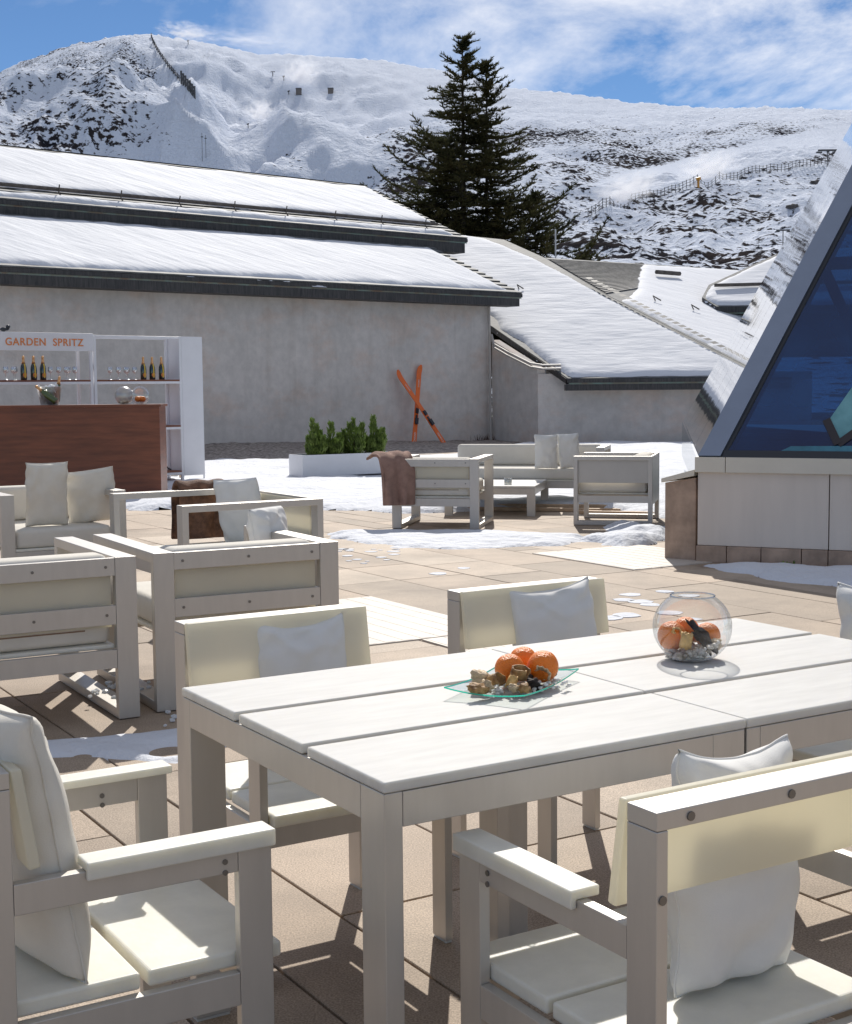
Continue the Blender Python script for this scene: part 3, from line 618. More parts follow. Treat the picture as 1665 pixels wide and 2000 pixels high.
orange(bx+.042, by+.026, .803, .031, 'orange at the right inside the glass bowl', 6, G2)
curl('golden_husk', 'golden rolled husk in the middle of the glass bowl', (bx-.021, by-.042, .803), .02, GOLD, 3, 70, .018, 330, 'dried husk', G2, 8)
curl('golden_husk', 'thin golden curl standing left behind the rolled husk in the bowl', (bx-.042, by-.02, .820), .014, GOLD, 9, 10, .008, 260, 'dried husk', G2, 70)
o = MB().blob((0,0,0), .03, (.42,.25,1.55), .5, 3, 6).build('bark_piece', BARK, smooth=True); o.location = (bx+.02, by-.018, .806); o.rotation_euler = (R(-8), R(-38), 0); tag(o, 'dark slanting strip of bark inside the glass bowl', 'bark', G2)
nut('pale_pod', 'pale netted nut at the right inside the glass bowl', (bx+.052, by-.018, .790), .0125, (1.2,.9,1), DRYL, 12, 0, 'nut', G2)

# ------------------------------------------------------------ planter with shrubs
def tuft_shrub(label, loc, h, w, seed, density=900):
    t = thing('shrub', label, 'shrub', loc, 0, 'small conifers in the white planter'); rs = random.Random(seed)
    MB().tube([(0,0,0), (rs.uniform(-.01,.01), 0, h*.5), (rs.uniform(-.02,.02), 0, h*.9)], [.012,.008,.003], 6).build('stem', TRUNK, t)
    b = MB(); spires = [(0, 0, h)]+[(rs.uniform(-.75,.75)*w, rs.uniform(-.6,.6)*w, h*rs.uniform(.35,.92)) for _ in range(6)]
    for i in range(density):
        sx_, sy_, sh = rs.choice(spires); k = rs.random()**.8; z = sh*k; rad = w*.33*(1-k)**.45*(.3+.7*rs.random())
        a = rs.uniform(0, 6.283); p = Vector((sx_*min(1, .5+k)+rad*math.cos(a), sy_+rad*math.sin(a), z))
        d = Vector((math.cos(a)*.7, math.sin(a)*.7, .9+rs.random()*.6)).normalized(); l = rs.uniform(.03,.07); s_ = d.cross(Vector((rs.uniform(-1,1), rs.uniform(-1,1), rs.uniform(-1,1)))).normalized()*.011
        b.add([p-s_, p+s_, p+d*l+s_*.3, p+d*l-s_*.3], [(0,1,2,3)])
    b.build('foliage', GREEN, t, normals=False)
pc_ = (-1.88, 21.5); pd = (math.cos(R(31.5)), math.sin(R(31.5))); pn_ = (-pd[1], pd[0])
def pw(a, b_): return (pc_[0]+pd[0]*a+pn_[0]*b_, pc_[1]+pd[1]*a+pn_[1]*b_)
pt = thing('planter', 'long white box planter standing in the snow with small conifers', 'planter', (*pc_, .06), 31.5)
w_ = MB().box((0,0,0), (1.62,.015,.33)).box((0,.465,0), (1.62,.48,.33)).box((0,.0155,0), (.015,.4645,.33)).box((1.605,.0155,0), (1.62,.4645,.33)); w_.build('box', WHITE, pt)
MB().box((.016,.016,.05), (1.604,.464,.29)).build('soil', SOIL, pt)
for i, (a, h_, w__, lb) in enumerate([(.30,.58,.24,'leftmost small conifer in the white planter'),(.62,.52,.28,'second small conifer from the left in the white planter'),(1.02,.56,.24,'third small conifer from the left in the white planter'),(1.38,.60,.26,'rightmost small conifer in the white planter')]):
    tuft_shrub(lb, (*pw(a, .24), .345), h_, w__, 20+i, 2600)

# ------------------------------------------------------------ bar counter and back shelf
bt = thing('bar_counter', 'dark reddish brown wooden bar counter on castors', 'bar', (-3.49, 18.5, 0), 0)
MB().box((-3.2, 0, .06), (0, .02, 1.19)).build('front_panel', WOOD, bt); MB().box((-.02, .0205, .06), (0, .45, 1.19)).build('side_panel', WOOD, bt)
MB().box((-3.22, -.02, 1.1905), (.025, .47, 1.222)).build('countertop', WOOD, bt, bevel=.003)
for x in (-.1, -.75, -1.3): 
    for y in (.06, .40): MB().tube([(x-.015, y, .033), (x+.015, y, .033)], .032, 14).build('castor', BLACK, bt)
SYW = 42.; su = (math.cos(R(SYW)), math.sin(R(SYW)))
st = thing('shelf_unit', 'white open back bar shelving with a wide solid right end', 'shelf', (-3.36, 21.36, 0), SYW)
# local x runs away to the right (0 at the right end), y backwards
fr = MB()
for x in (-3.35, -1.86, -1.80, -.385): fr.box((x-.02, 0, .0), (x+.02, .04, 2.2)); fr.box((x-.02, .38, 0), (x+.02, .42, 2.2)) if x not in (-1.80,) else None
for a, b_ in ((-3.33, -1.881), (-1.779, -.4055)):
    for z in (2.16, 1.50, .82, .14):
        if z == 2.16 or True: fr.box((a, .0, z), (b_, .04, z+.035)); fr.box((a, .38, z), (b_, .42, z+.035))
fr.build('frame', WHITE, st, bevel=.002)
MB().box((-.364, -.002, .12), (0, .02, 2.2)).build('end_panel', WHITE, st); MB().box((-.364, .021, .12), (-.34, .42, 2.2)).build('end_panel', WHITE, st)
MB().box((-.02, 0, 0), (0, .02, .119)).build('leg', WHITE, st); MB().box((-.2, .38, 0), (-.17, .41, .119)).build('leg', TAN, st)
for a, b_ in ((-3.33, -1.881), (-1.779, -.4055)):
    for z in (1.536, .856, .176): MB().box((a, .001, z), (b_, .419, z+.025)).build('shelf_board', SHELFW, st)
sg = thing('sign_board', 'white fascia sign reading GARDEN SPRITZ above the bar shelves', 'sign', (-3.36, 21.36, 0), SYW)
MB().box((-3.4, -.03, 1.965), (-1.84, -.006, 2.215)).build('board', WHITE, sg, bevel=.003)
def text(body, size, m, parent, loc, rot, name='lettering', ext=.003, spacing=1.1, fit=None, bold=0.):
    cu_ = bpy.data.curves.new(name, 'FONT'); cu_.body = body; cu_.size = size; cu_.extrude = ext; cu_.space_character = spacing; cu_.offset = bold
    tmp = bpy.data.objects.new(name, cu_); COL.objects.link(tmp); bpy.context.view_layer.update()
    me = bpy.data.meshes.new_from_object(tmp.evaluated_get(bpy.context.evaluated_depsgraph_get())); bpy.data.objects.remove(tmp)
    if fit:
        xs = [v.co.x for v in me.vertices]; k = fit/(max(xs)-min(xs))
        for v in me.vertices: v.co.x *= k
    me.materials.clear(); me.materials.append(m); o = bpy.data.objects.new(name, me); COL.objects.link(o); o.parent = parent; o.location = loc; o.rotation_euler = rot; return o
text('GARDEN  SPRITZ', .145, LETTER, sg, (-3.17, -.0335, 2.035), (R(90), 0, 0), fit=1.17, bold=.0015)
o = MB().blob((0,0,0), .05, (1.3,.7,.6), .3, 2, 4).blob((.05,0,.03), .03, (1,.6,1), .3, 2, 5).build('dark_knot', BLACK, smooth=True); o.location = (-5.71, 19.25, 2.25); tag(o, 'small dark bundle on top of the sign board', 'bundle')
def sp(t_, yb, z): return (-3.36+su[0]*t_-su[1]*yb, 21.36+su[1]*t_+su[0]*yb, z)
bottle_prof = [(0,0),(.042,0),(.044,.006),(.044,.15),(.040,.185),(.026,.225),(.017,.25),(.0155,.29)]
def make_bottle(label, loc):
    t = thing('champagne_bottle', label, 'bottle', loc, SYW, 'champagne bottles on the shelves')
    MB().lathe(bottle_prof, 18).build('body', BOTTLE, t, smooth=True)
    MB().lathe([(.0158,.285),(.018,.25),(.0275,.225),(.019,.262),(.0168,.30),(.0185,.302),(.0185,.322),(.012,.335),(0,.336)], 16).build('foil', FOIL, t, smooth=True)
    vs = []; 
    for k in range(13):
        a = R(-90-38+76*k/12); hh = .032*math.sqrt(max(.03, 1-((k-6)/6.3)**2)); vs += [(.0452*math.cos(a), .0452*math.sin(a), .068-hh), (.0452*math.cos(a), .0452*math.sin(a), .068+hh)]
    MB().add(vs, [(2*k, 2*k+2, 2*k+3, 2*k+1) for k in range(12)]).build('label', LABEL, t)
    rib = [(r_+.0014, z) for r_, z in [(.044,.03),(.044,.15),(.040,.185),(.026,.225)]]; vs = []
    for r_, z in rib: vs += [(-.009, -math.sqrt(r_*r_-.00008)-.001, z), (.009, -math.sqrt(r_*r_-.00008)-.001, z)]
    MB().add(vs, [(0,1,3,2),(2,3,5,4),(4,5,7,6)]).build('ribbon', YLAB, t); return t
b0 = make_bottle('left bottle of the three on the shelf under the sign', sp(-2.84, .12, 1.5615))
for t_, lb in ((-2.69, 'middle bottle of the three on the shelf under the sign'), (-2.55, 'right bottle of the three on the shelf under the sign'), (-.95, 'left bottle of the three on the right-hand shelf'), (-.80, 'middle bottle of the three on the right-hand shelf'), (-.64, 'right bottle of the three on the right-hand shelf, next to the white end')):
    dup(b0, sp(t_, .12, 1.5615), SYW, lb)
wine = [(0,0),(.034,.001),(.03,.004),(.005,.008),(.0035,.02),(.0035,.085),(.01,.092),(.03,.108),(.038,.13),(.037,.155),(.031,.185)]
GR = 'stemmed glasses on the bar shelves'
WG = clear_glass('stem_glass', (.93,.94,.95), .5, .12, .95)
wm = MB().lathe(wine, 14); g0 = wm.build('wine_glass', WG, smooth=True)
gl = [(-3.28,.1),(-3.2,.2),(-3.12,.08),(-3.06,.22),(-2.99,.12),(-2.93,.2)]+[(-2.44,.12),(-2.32,.1),(-2.26,.22),(-2.19,.12),(-2.12,.2),(-2.07,.1)]+[(-1.5,.12),(-1.37,.1),(-1.31,.22),(-1.24,.12),(-1.17,.2),(-1.11,.1)]
where = ['left of the three bottles under the sign', 'right of the three bottles under the sign', 'on the right-hand shelf left of its bottles']
for i, (t_, yb) in enumerate(gl):
    o = g0 if i == 0 else g0.copy()
    if i: COL.objects.link(o)
    o.location = sp(t_, yb, 1.5615); tag(o, 'stemmed wine glass %s' % where[i//6], 'wine glass', 'stemmed glasses '+where[i//6])
# ice bucket
ib = thing('ice_bucket', 'clear tapered ice bucket on the bar counter', 'ice bucket', (-4.99, 18.74, 1.2225))
MB().lathe([(0,.001),(.115,.001),(.165,.24),(.170,.24),(.170,.245),(.160,.245),(.110,.006),(0,.006)], 28).build('bucket', GLASSB, ib, smooth=True)
b = MB(); rs = random.Random(4)
for i in range(160):
    z = rs.uniform(.02,.26); rr_ = (.10+.045*z/.24)*math.sqrt(rs.random()); a = rs.uniform(0,6.28); b.blob((-4.99+rr_*math.cos(a), 18.74+rr_*math.sin(a), 1.222+z), rs.uniform(.012,.026), (1,1,1), .4, 1, i)
tag(b.build('ice_cubes', ICE), 'crushed ice filling the bucket on the bar', 'ice', kind='stuff')
def loose_bottle(label, loc, rot, m):
    t = thing('chilled_bottle', label, 'bottle', loc, 0, 'bottles chilling in the ice bucket'); t.rotation_euler = rot
    MB().lathe(bottle_prof, 18).build('body', m, t, smooth=True); MB().lathe([(.0168,.27),(.0185,.25),(.027,.2255),(.0195,.262),(.0172,.30),(.019,.302),(.019,.322),(.012,.335),(0,.336)], 16).build('foil', FOIL, t, smooth=True)
loose_bottle('green bottle lying slantwise across the ice bucket', (-4.87, 18.60, 1.27), (0, R(-52), 0), GBOTTLE)
loose_bottle('gold necked bottle standing up at the right rim of the ice bucket', (-4.91, 18.78, 1.27), (0, R(9), 0), GBOTTLE)
for x, m, lb, nm in ((-4.0, GLASSC, 'crackled glass globe on the bar counter', 'glass_globe'), (-3.785, GLASS, 'clear glass globe holding oranges on the bar counter', 'glass_globe')):
    o = MB().lathe([(0,.002),(.05,.002)]+[(.122*math.cos(R(a)), .115+.122*math.sin(R(a))) for a in range(-66, 91, 6)], 28).build(nm, m, smooth=True); o.location = (x, 18.74, 1.2225); tag(o, lb, 'globe', 'glass globes on the bar')
for i, (dx, dy) in enumerate(((-.025, -.03), (.035, -.01), (.0, .05))):
    o = MB().blob((0,0,0), .042, (1,1,.95), .02, 3, i).build('orange', ORANGE, smooth=True); o.location = (-3.785+dx, 18.74+dy, 1.29); tag(o, ['left orange in the clear globe on the bar', 'right orange in the clear globe on the bar', 'back orange in the clear globe on the bar'][i], 'orange', 'oranges in the bar globe')
b = MB(); rs = random.Random(14)
for i in range(60):
    rr_ = .075*math.sqrt(rs.random()); a = rs.uniform(0,6.28); b.blob((-4.0+rr_*math.cos(a), 18.74+rr_*math.sin(a), 1.235+rs.random()*.03), .012, (1,1,.7), .3, 1, i)
tag(b.build('globe_filling', PEB, smooth=True), 'pale pebbles in the crackled globe on the bar', 'pebbles', kind='stuff')
# boxes behind the shelf
sb = thing('garden_cupboard', 'low beige stone cupboard with a dark panel seen through the shelf', 'cupboard', (-4.15, 22.1, 0), 20)
MB().box((-.7, 0, 0), (.25, .6, .34)).build('base', CAP, sb); MB().box((-.68, .02, .345), (.23, .58, .62)).build('dark_panel', mat('dark_stone', (.09,.095,.1), .7, var=.6, vscale=8), sb); MB().box((-.72, -.02, .625), (.27, .62, .72)).build('lid', CAP, sb)
o = MB().tube([(0,0,0),(.03,.02,.03),(.06,0,.05),(.09,-.02,.02),(.13,0,0)], .012, 6).build('black_strap', BLACK, smooth=True); o.location = sp(-.62, .2, .215); tag(o, 'small black strap curled on the lowest shelf', 'strap')

# ------------------------------------------------------------ hotel wings
WA = np.array([math.cos(R(41)), math.sin(R(41)), 0]); NA = np.array([-WA[1], WA[0], 0]); C0 = np.array([1.71, 36.54, 0])
def wp(t_, n_, z): q = C0+WA*t_+NA*n_; return (float(q[0]), float(q[1]), float(z))
hw = thing('hotel_wing', 'long grey stucco hotel wing with two snowy roof tiers', 'building', (0,0,0))
def quad_wall(b, p, q, z0, z1, z0b=None, z1b=None, th_=.25, dirn=(0,1)):
    z0b = z0 if z0b is None else z0b; z1b = z1 if z1b is None else z1b
    dx, dy = dirn[0]*th_, dirn[1]*th_
    b.add([(p[0],p[1],z0),(q[0],q[1],z0b),(q[0],q[1],z1b),(p[0],p[1],z1),(p[0]+dx,p[1]+dy,z0),(q[0]+dx,q[1]+dy,z0b),(q[0]+dx,q[1]+dy,z1b),(p[0]+dx,p[1]+dy,z1)],
          [(0,1,2,3),(4,7,6,5),(0,4,5,1),(1,5,6,2),(2,6,7,3),(3,7,4,0)])
b = MB(); quad_wall(b, wp(-24,0,0), wp(0,0,0), -.3, 3.6, th_=.3, dirn=tuple(NA[:2])); b.build('wall', STUCCO, hw)
b = MB(); quad_wall(b, wp(0,.005,0), wp(-.5,3.0,0), -.3, 3.55, th_=.2, dirn=(-1,0)); b.build('wall', STUCCO, hw)
al = R(25); ca, sa = math.cos(al), math.sin(al)
def rp(t_, s_, base_n, base_z, lift=0): # point on a roof plane: s_ metres up the slope from its eave line
    return wp(t_, base_n+s_*ca-lift*sa, base_z+s_*sa+lift*ca)
# tier A (lower): eave at n=-.52, z 3.82 ; tier B eave n=2.46 z=5.52
def slates(b, pf, t0, t1, s0, s1, hip=None, pitch=.26):
    s_ = s0
    while s_ < s1:
        e = min(s_+pitch, s1); tl1 = t1 if hip is None else hip(s_); tl2 = t1 if hip is None else hip(e)
        a = pf(t0, s_, .035); c_ = pf(tl1, s_, .035); d = pf(tl2, e, .002); f_ = pf(t0, e, .002); g_ = pf(t0, s_, 0); h_ = pf(tl1, s_, 0)
        b.add([a, c_, d, f_, g_, h_], [(0,1,2,3),(4,5,1,0)]); s_ += pitch
EA_T = 1.15*.755+1.05  # eave right end
ra = lambda t_, s_, l=0: rp(t_, s_, -.52, 3.80, l)
rb = lambda t_, s_, l=0: rp(t_, s_, 2.46, 5.50, l)
tA = .62+.02; tB = float((np.array([1.37,39.19,0])-C0) @ WA); hipA = lambda s_: tA-.12*s_-.0; 
hA0 = float((np.array([2.53,36.56,0])-C0)@WA); hA1 = float((np.array([.47,38.3,0])-C0)@WA); sA1 = 3.0
hipA = lambda s_: hA0+(hA1-hA0)*s_/sA1
hB0 = tB; hB1 = float((np.array([-1.6,41.87,0])-C0)@WA); sB1 = 4.35
hipB = lambda s_: hB0+(hB1-hB0)*s_/sB1
b = MB(); slates(b, ra, -24, hA0, 0, 3.4, hipA); b.build('lower_roof', SLATE, hw)
b = MB(); slates(b, rb, -24, hB0, 0, sB1, hipB); b.build('upper_roof', SLATE, hw)
b = MB(); b.add([rb(-24,sB1,.03), rb(hB1,sB1,.03), wp(hB1-1.5,2.46+sB1*ca*2,5.5), wp(-24,2.46+sB1*ca*2,5.5)], [(0,1,2,3)]); b.build('rear_roof', SLATE, hw, normals=False)
b = MB(); b.add([ra(hA0,0), ra(hipA(3.4),3.4), wp(hipA(3.4),4.5,3.6), wp(.2,.3,3.6)], [(0,1,2,3)]); b.add([rb(hB0,0), rb(hB1,sB1), wp(hB1,8,5.3), wp(hB0-.3,4,5.3)], [(0,1,2,3)]); b.build('hip_slope', SLATE, hw, normals=False)
def fascia(n_, zt, zb, t1, nm):
    b = MB(); b.add([wp(-24,n_,zt-.03), wp(t1,n_,zt-.03), wp(t1,n_,zt-.12), wp(-24,n_,zt-.12), wp(-24,n_+.1,zt-.03), wp(t1,n_+.1,zt-.03), wp(t1,n_+.1,zt-.12), wp(-24,n_+.1,zt-.12)], [(0,1,2,3),(4,7,6,5),(0,4,5,1),(3,2,6,7),(1,5,6,2)]); b.build('gutter', FASC, hw)
    b = MB(); b.add([wp(-24,n_+.02,zt-.121), wp(t1-.02,n_+.02,zt-.121), wp(t1-.02,n_+.02,zt-.155), wp(-24,n_+.02,zt-.155)], [(0,1,2,3)]); b.build('flashing', COPPER, hw)
    b = MB(); b.add([wp(-24,n_+.012,zt-.156), wp(t1-.1,n_+.012,zt-.156), wp(t1-.1,n_+.012,zb), wp(-24,n_+.012,zb), wp(-24,n_+.5,zt-.156), wp(t1-.1,n_+.5,zt-.156), wp(t1-.1,n_+.5,zb), wp(-24,n_+.5,zb)], [(0,1,2,3),(0,4,5,1),(3,2,6,7),(1,5,6,2)]); b.build('fascia', FASC, hw)
fascia(-.54, 3.82, 3.47, hA0, 'lower'); fascia(2.44, 5.52, 5.10, hB0, 'upper')
b = MB(); quad_wall(b, wp(-24,2.9,0), wp(hB0-.9,2.9,0), 4.4, 5.2, th_=.2, dirn=tuple(NA[:2])); b.build('clerestory_wall', FASC, hw)
def fr_of(pf, t0): # frame for snow sheets: x along w, y up slope
    return (pf(0,0,.0), WA, tuple(NA*ca+np.array([0,0,sa])), tuple(-NA*sa+np.array([0,0,ca])))
snow_sheet('roof_snow', [(-16,.12),(hA0-.35,.10),(hipA(.8)-.35,.8),(hipA(2.9)-.3,3.2),(-16,3.2)], .075, .10, RSNOW, frame=fr_of(ra,0), rag=.10, rscale=2.5, lump=.35, lscale=.8, w=.10, seed=21, parent=hw)
snow_sheet('roof_snow', [(-16,.14),(hB0-.35,.12),(hB0-.55,.55),(-16,.55)], .08, .09, RSNOW, frame=fr_of(rb,0), rag=.08, rscale=2.5, lump=.3, lscale=.8, w=.08, seed=23, parent=hw)
snow_sheet('roof_snow', [(-16,.80),(hipB(.8)-.35,.80),(hipB(3.9)-.25,4.0),(-7.5,4.12),(-16,3.9)], .13, .12, RSNOW, frame=fr_of(rb,0), rag=.12, rscale=1.5, lump=.3, lscale=.6, w=.12, seed=22, parent=hw)
b = MB(); b.tube([rb(-24,.68,.13), rb(hB0-.6,.68,.13)], .045, 6); b.build('snow_guard', RAIL, hw)
k = hB0-1.1
while k > -16:
    MB().tube([rb(k,.45,.04), rb(k,.60,.08), rb(k,.63,.26)], .016, 5).build('guard_bracket', RAIL, hw); k -= 1.55
# downpipe
MB().tube([(1.66,36.36,3.45),(1.68,36.3,2.2),(1.69,36.28,.02)], .035, 8).build('downpipe', PIPE, hw)
# right low wing
lw = thing('low_wing', 'low grey stucco wing with a sweeping snowy roof right of the skis', 'building', (0,0,0))
b = MB(); quad_wall(b, (1.74,36.5), (2.78,34.93), -.3, 2.62, z1b=1.85, th_=.2, dirn=(1,.3)); b.build('wall', STUCCO, lw)
b = MB(); quad_wall(b, (2.80,34.9), (9.5,34.6), -.3, 1.72, th_=.25, dirn=(0,1)); b.build('wall', stucco('light_stucco', (.72, .66, .60), (.78, .71, .65)), lw)
def cp(x, s_, l=0): return (x, 34.3+s_*ca-l*sa, 1.60+s_*sa+l*ca)
def poly_plane(pts): return [cp(x, (y-34.3)/ca) for x, y in pts]
outl = [(3.48,34.3),(2.6,35.85),(1.8,37.28),(1.0,38.6),(.2,44.2),(2.46,43.51),(3.59,42.0),(5.05,39.27),(7.67,35.27),(8.35,34.3)]
b = MB(); b.slab(poly_plane(outl), .08); b.build('roof', SLATE, lw)
sn = [(3.55,34.36),(3.0,35.3),(2.55,36.3),(2.0,37.1),(1.95,37.7),(1.2,38.9),(.3,44.2),(1.9,43.6),(3.3,41.9),(4.95,39.2),(7.55,35.25),(8.2,34.36)]
snow_sheet('roof_snow', [(x, (y-34.3)/ca) for x, y in sn], .075, .10, RSNOW, frame=((0,34.3,1.60), (1,0,0), (0,ca,sa), (0,-sa,ca)), rag=.035, rscale=2.2, lump=.4, lscale=.7, w=.08, seed=31, parent=lw)
b = MB()
for k in range(9):
    f0 = k/9.; pa = Vector(cp(3.44-1.7*f0, .05+3.35*f0)); pb = Vector(cp(3.44-1.7*(f0+.1), .05+3.35*(f0+.1)))
b = MB().box((3.46,34.22,1.49), (8.9,34.32,1.585)); b.build('gutter', FASC, lw)
MB().box((3.5,34.24,1.455), (8.9,34.3,1.488)).build('flashing', COPPER, lw); MB().box((3.42,34.23,1.30), (8.9,34.6,1.452)).build('fascia', FASC, lw)
b = MB(); q0, q1 = cp(3.44,0,-.01), cp(1.74,(37.35-34.3)/ca,-.01); b.add([q0,q1,(q1[0],q1[1],q1[2]-.13),(q0[0],q0[1],q0[2]-.13),(q0[0]+.12,q0[1]+.08,q0[2]),(q1[0]+.12,q1[1]+.08,q1[2]),(q1[0]+.12,q1[1]+.08,q1[2]-.13),(q0[0]+.12,q0[1]+.08,q0[2]-.13)], [(0,1,2,3),(4,7,6,5),(0,4,5,1),(3,2,6,7)]); b.build('bargeboard', FASC, lw)
for dz in (0, -.09): MB().tube([(1.72,36.25,2.75+dz),(1.78,36.15,2.5+dz),(2.1,35.6,2.28+dz),(2.62,34.95,1.98+dz),(2.9,34.8,1.93+dz),(3.35,34.72,1.93+dz)], .028, 8).build('pipe', PIPE, lw)
def bump_stick(pf, parent, pts):
    for (x, y) in pts:
        a = Vector(cp(x, (y-34.3)/ca, .06)); MB().tube([a, a+Vector((-.05,0,.12)), a+Vector((.12,-.1,.0))], .018, 5).build('snow_hook', RAIL, parent)
bump_stick(cp, lw, [(2.65, 39.6)])
# ridge/valley flashing between the roofs
a = cp(4.6,(40.1-34.3)/ca,.13); c_ = cp(7.9,(34.9-34.3)/ca,.13); b = MB(); nseg = 26
for k in range(nseg):
    f0, f1 = k/nseg, (k+.62)/nseg; p0 = Vector(a).lerp(Vector(c_), f0); p1 = Vector(a).lerp(Vector(c_), f1)
    b.add([p0+Vector((-.05,-.05,.03)), p1+Vector((-.05,-.05,.03)), p1+Vector((.12,.08,.05)), p0+Vector((.12,.08,.05))], [(0,1,2,3)])
b.build('valley_slates', FASC, lw, normals=False)
# roof D
fwg = thing('far_wing', 'farther hotel roof half slate half snow behind the sweeping roof', 'building', (0,0,0))
def D(x, y, l=0): # plane z through its points
    z = 3.85-(.24*(x-5.05)-.278*(y-39.27))/.93
    return (x+.24*l, y-.278*l, z+.93*l)
od = [(3.66,42.84),(10.91,49.5),(13.5,47),(9.12,40.64),(8.6,34.4),(7.75,35.63),(5.1,39.66)]
b = MB(); 
b.slab([D(x,y) for x, y in od], .1); b.build('roof', SLATE, fwg)
# slate courses on the bare part
b = MB()
for k in range(24):
    f0 = k/24.; pa = Vector(D(3.72,42.72)).lerp(Vector(D(5.12,39.75)), f0); pb = Vector(D(7.1,45.9)).lerp(Vector(D(6.2,41.6)), f0)
    n_ = Vector((.24,-.278,.93)); dn = (Vector(D(5.12,39.75))-Vector(D(3.72,42.72))).normalized()*.13
    b.add([pa+n_*.01, pb+n_*.01, pb+dn+n_*.035, pa+dn+n_*.035, pa+dn, pb+dn], [(0,1,2,3),(3,2,5,4)])
b.build('slate_courses', mat('pale_slate', (.23,.22,.21), .75, var=.35, vscale=5, bump=.4, bscale=14), fwg, normals=False)
sq = [(7.0,45.75),(10.9,49.4),(13.4,47),(9.1,40.7),(8.6,34.5),(7.8,35.75),(5.5,39.3),(5.7,39.8),(6.25,41.5),(6.5,43.2)]
Dn = np.array([.24,-.278,.93]); Du = np.array([1,0,-.24/.93]); Dv = np.array([0,1,.278/.93])
snow_sheet('roof_snow', sq, .07, .12, RSNOW, frame=((0,0,D(0,0)[2]), tuple(Du), tuple(Dv), tuple(Dn)), rag=.12, rscale=1.6, lump=.4, lscale=.6, w=.10, seed=41, parent=fwg)
b = MB(); b.tube([D(7.15,44.0,.2), D(8.0,44.7,.2)], .07, 6); b.build('snow_guard', RAIL, fwg)
for (x, y) in ((6.5,40.0),(7.6,40.1)):
    a = Vector(D(x, y, .1)); MB().tube([a, a+Vector((-.07,0,.14)), a+Vector((.14,-.1,.0))], .02, 5).build('snow_hook', RAIL, fwg)
b = MB(); quad_wall(b, (3.7,43.2), (10.9,49.8), -.3, 5.0, th_=.2, dirn=(0,1)); b.build('wall', STUCCO, fwg)
# roof E
ew = thing('corner_pavilion', 'small snowy pavilion roof with dark eaves beside the mirrored pyramid', 'building', (0,0,0))
def Ep(x, y, l=0): return (x, y-l*sa, 3.67+(y-41)*math.tan(al)+l*ca)
b = MB(); b.slab([Ep(8.17,41.66),Ep(8.46,41.0),Ep(14.5,41.0),Ep(14.29,45.55),Ep(11.42,45.19),Ep(8.54,42.56)], .08); b.build('roof', SLATE, ew)
snow_sheet('roof_snow', [(8.25,(41.6-41)/ca),(8.5,.07),(14,.07),(14.2,4.9),(11.45,4.5),(8.6,1.62)], .08, .09, RSNOW, frame=((0,41,3.67),(1,0,0),(0,ca,sa),(0,-sa,ca)), rag=.05, rscale=2, lump=.3, lscale=.8, w=.08, seed=51, parent=ew)
MB().tube([Ep(8.62,42.15,.16), Ep(14,42.35,.16)], .055, 6).build('snow_guard', RAIL, ew)
MB().box((8.44,40.93,3.49), (14.5,41.02,3.655)).build('fascia', FASC, ew)
MB().box((8.44,40.95,3.455), (14.5,41.0,3.488)).build('flashing', COPPER, ew)
b = MB(); quad_wall(b, (8.75,41.4), (14,41.4), 2.2, 3.6, th_=.3, dirn=(0,1)); quad_wall(b, (8.75,41.4), (8.3,42.6), 2.6, 3.6, z1b=3.9, th_=.2, dirn=(1,0)); b.build('wall', FASC, ew)
b = MB(); b.add([Ep(8.17,41.66,-.01),Ep(8.46,41.0,-.01),(8.46,41.0,3.42),(8.17,41.66,3.75)], [(0,1,2,3)]); b.build('bargeboard', FASC, ew, normals=False)

# gravel bank along the wall
GRAV = mat('dark_gravel', (.20,.17,.155), .9, var=.5, vscale=12, col2=(.50,.44,.40), bump=.9, bscale=14, detail=10)
b = MB(); nx_, ny_ = 240, 26; vs = []
for j in range(ny_+1):
    for i in range(nx_+1):
        t_ = -16+18.6*i/nx_; f_ = j/ny_; n_ = -4.6*f_; zb = .19*min(1, max(0, (-t_)/8.))+.035
        z = zb*(1-f_)**1.1-.02*f_+.03*(vnoise(np.array(t_*3.), np.array(n_*3.), 3)-.5)+.02*(vnoise(np.array(t_*9.), np.array(n_*9.), 4)-.5)*(1-f_)
        p = wp(t_, n_, float(z)); vs.append(p)
b.add(vs, [(j*(nx_+1)+i, j*(nx_+1)+i+1, (j+1)*(nx_+1)+i+1, (j+1)*(nx_+1)+i) for j in range(ny_) for i in range(nx_)])
tag(b.build('gravel_bed', GRAV, smooth=True, normals=False), 'dark brown gravel bed along the foot of the grey wall', 'gravel', kind='stuff')
b = MB(); rs = random.Random(77)
for i in range(260):
    t_ = rs.gauss(.35, .5); n_ = -abs(rs.gauss(.0, .12))-.02; p = Vector(wp(t_, n_, .03)); d = Vector((rs.uniform(-.6,.6), rs.uniform(-.5,.2), 1)).normalized()*rs.uniform(.05,.24)
    s_ = Vector((.006,0,0)); b.add([p-s_, p+s_, p+d], [(0,1,2)])
tag(b.build('dry_weeds', mat('dry_weed', (.09,.04,.03), .9)), 'dry reddish weeds at the corner of the two grey walls', 'weeds', kind='stuff')

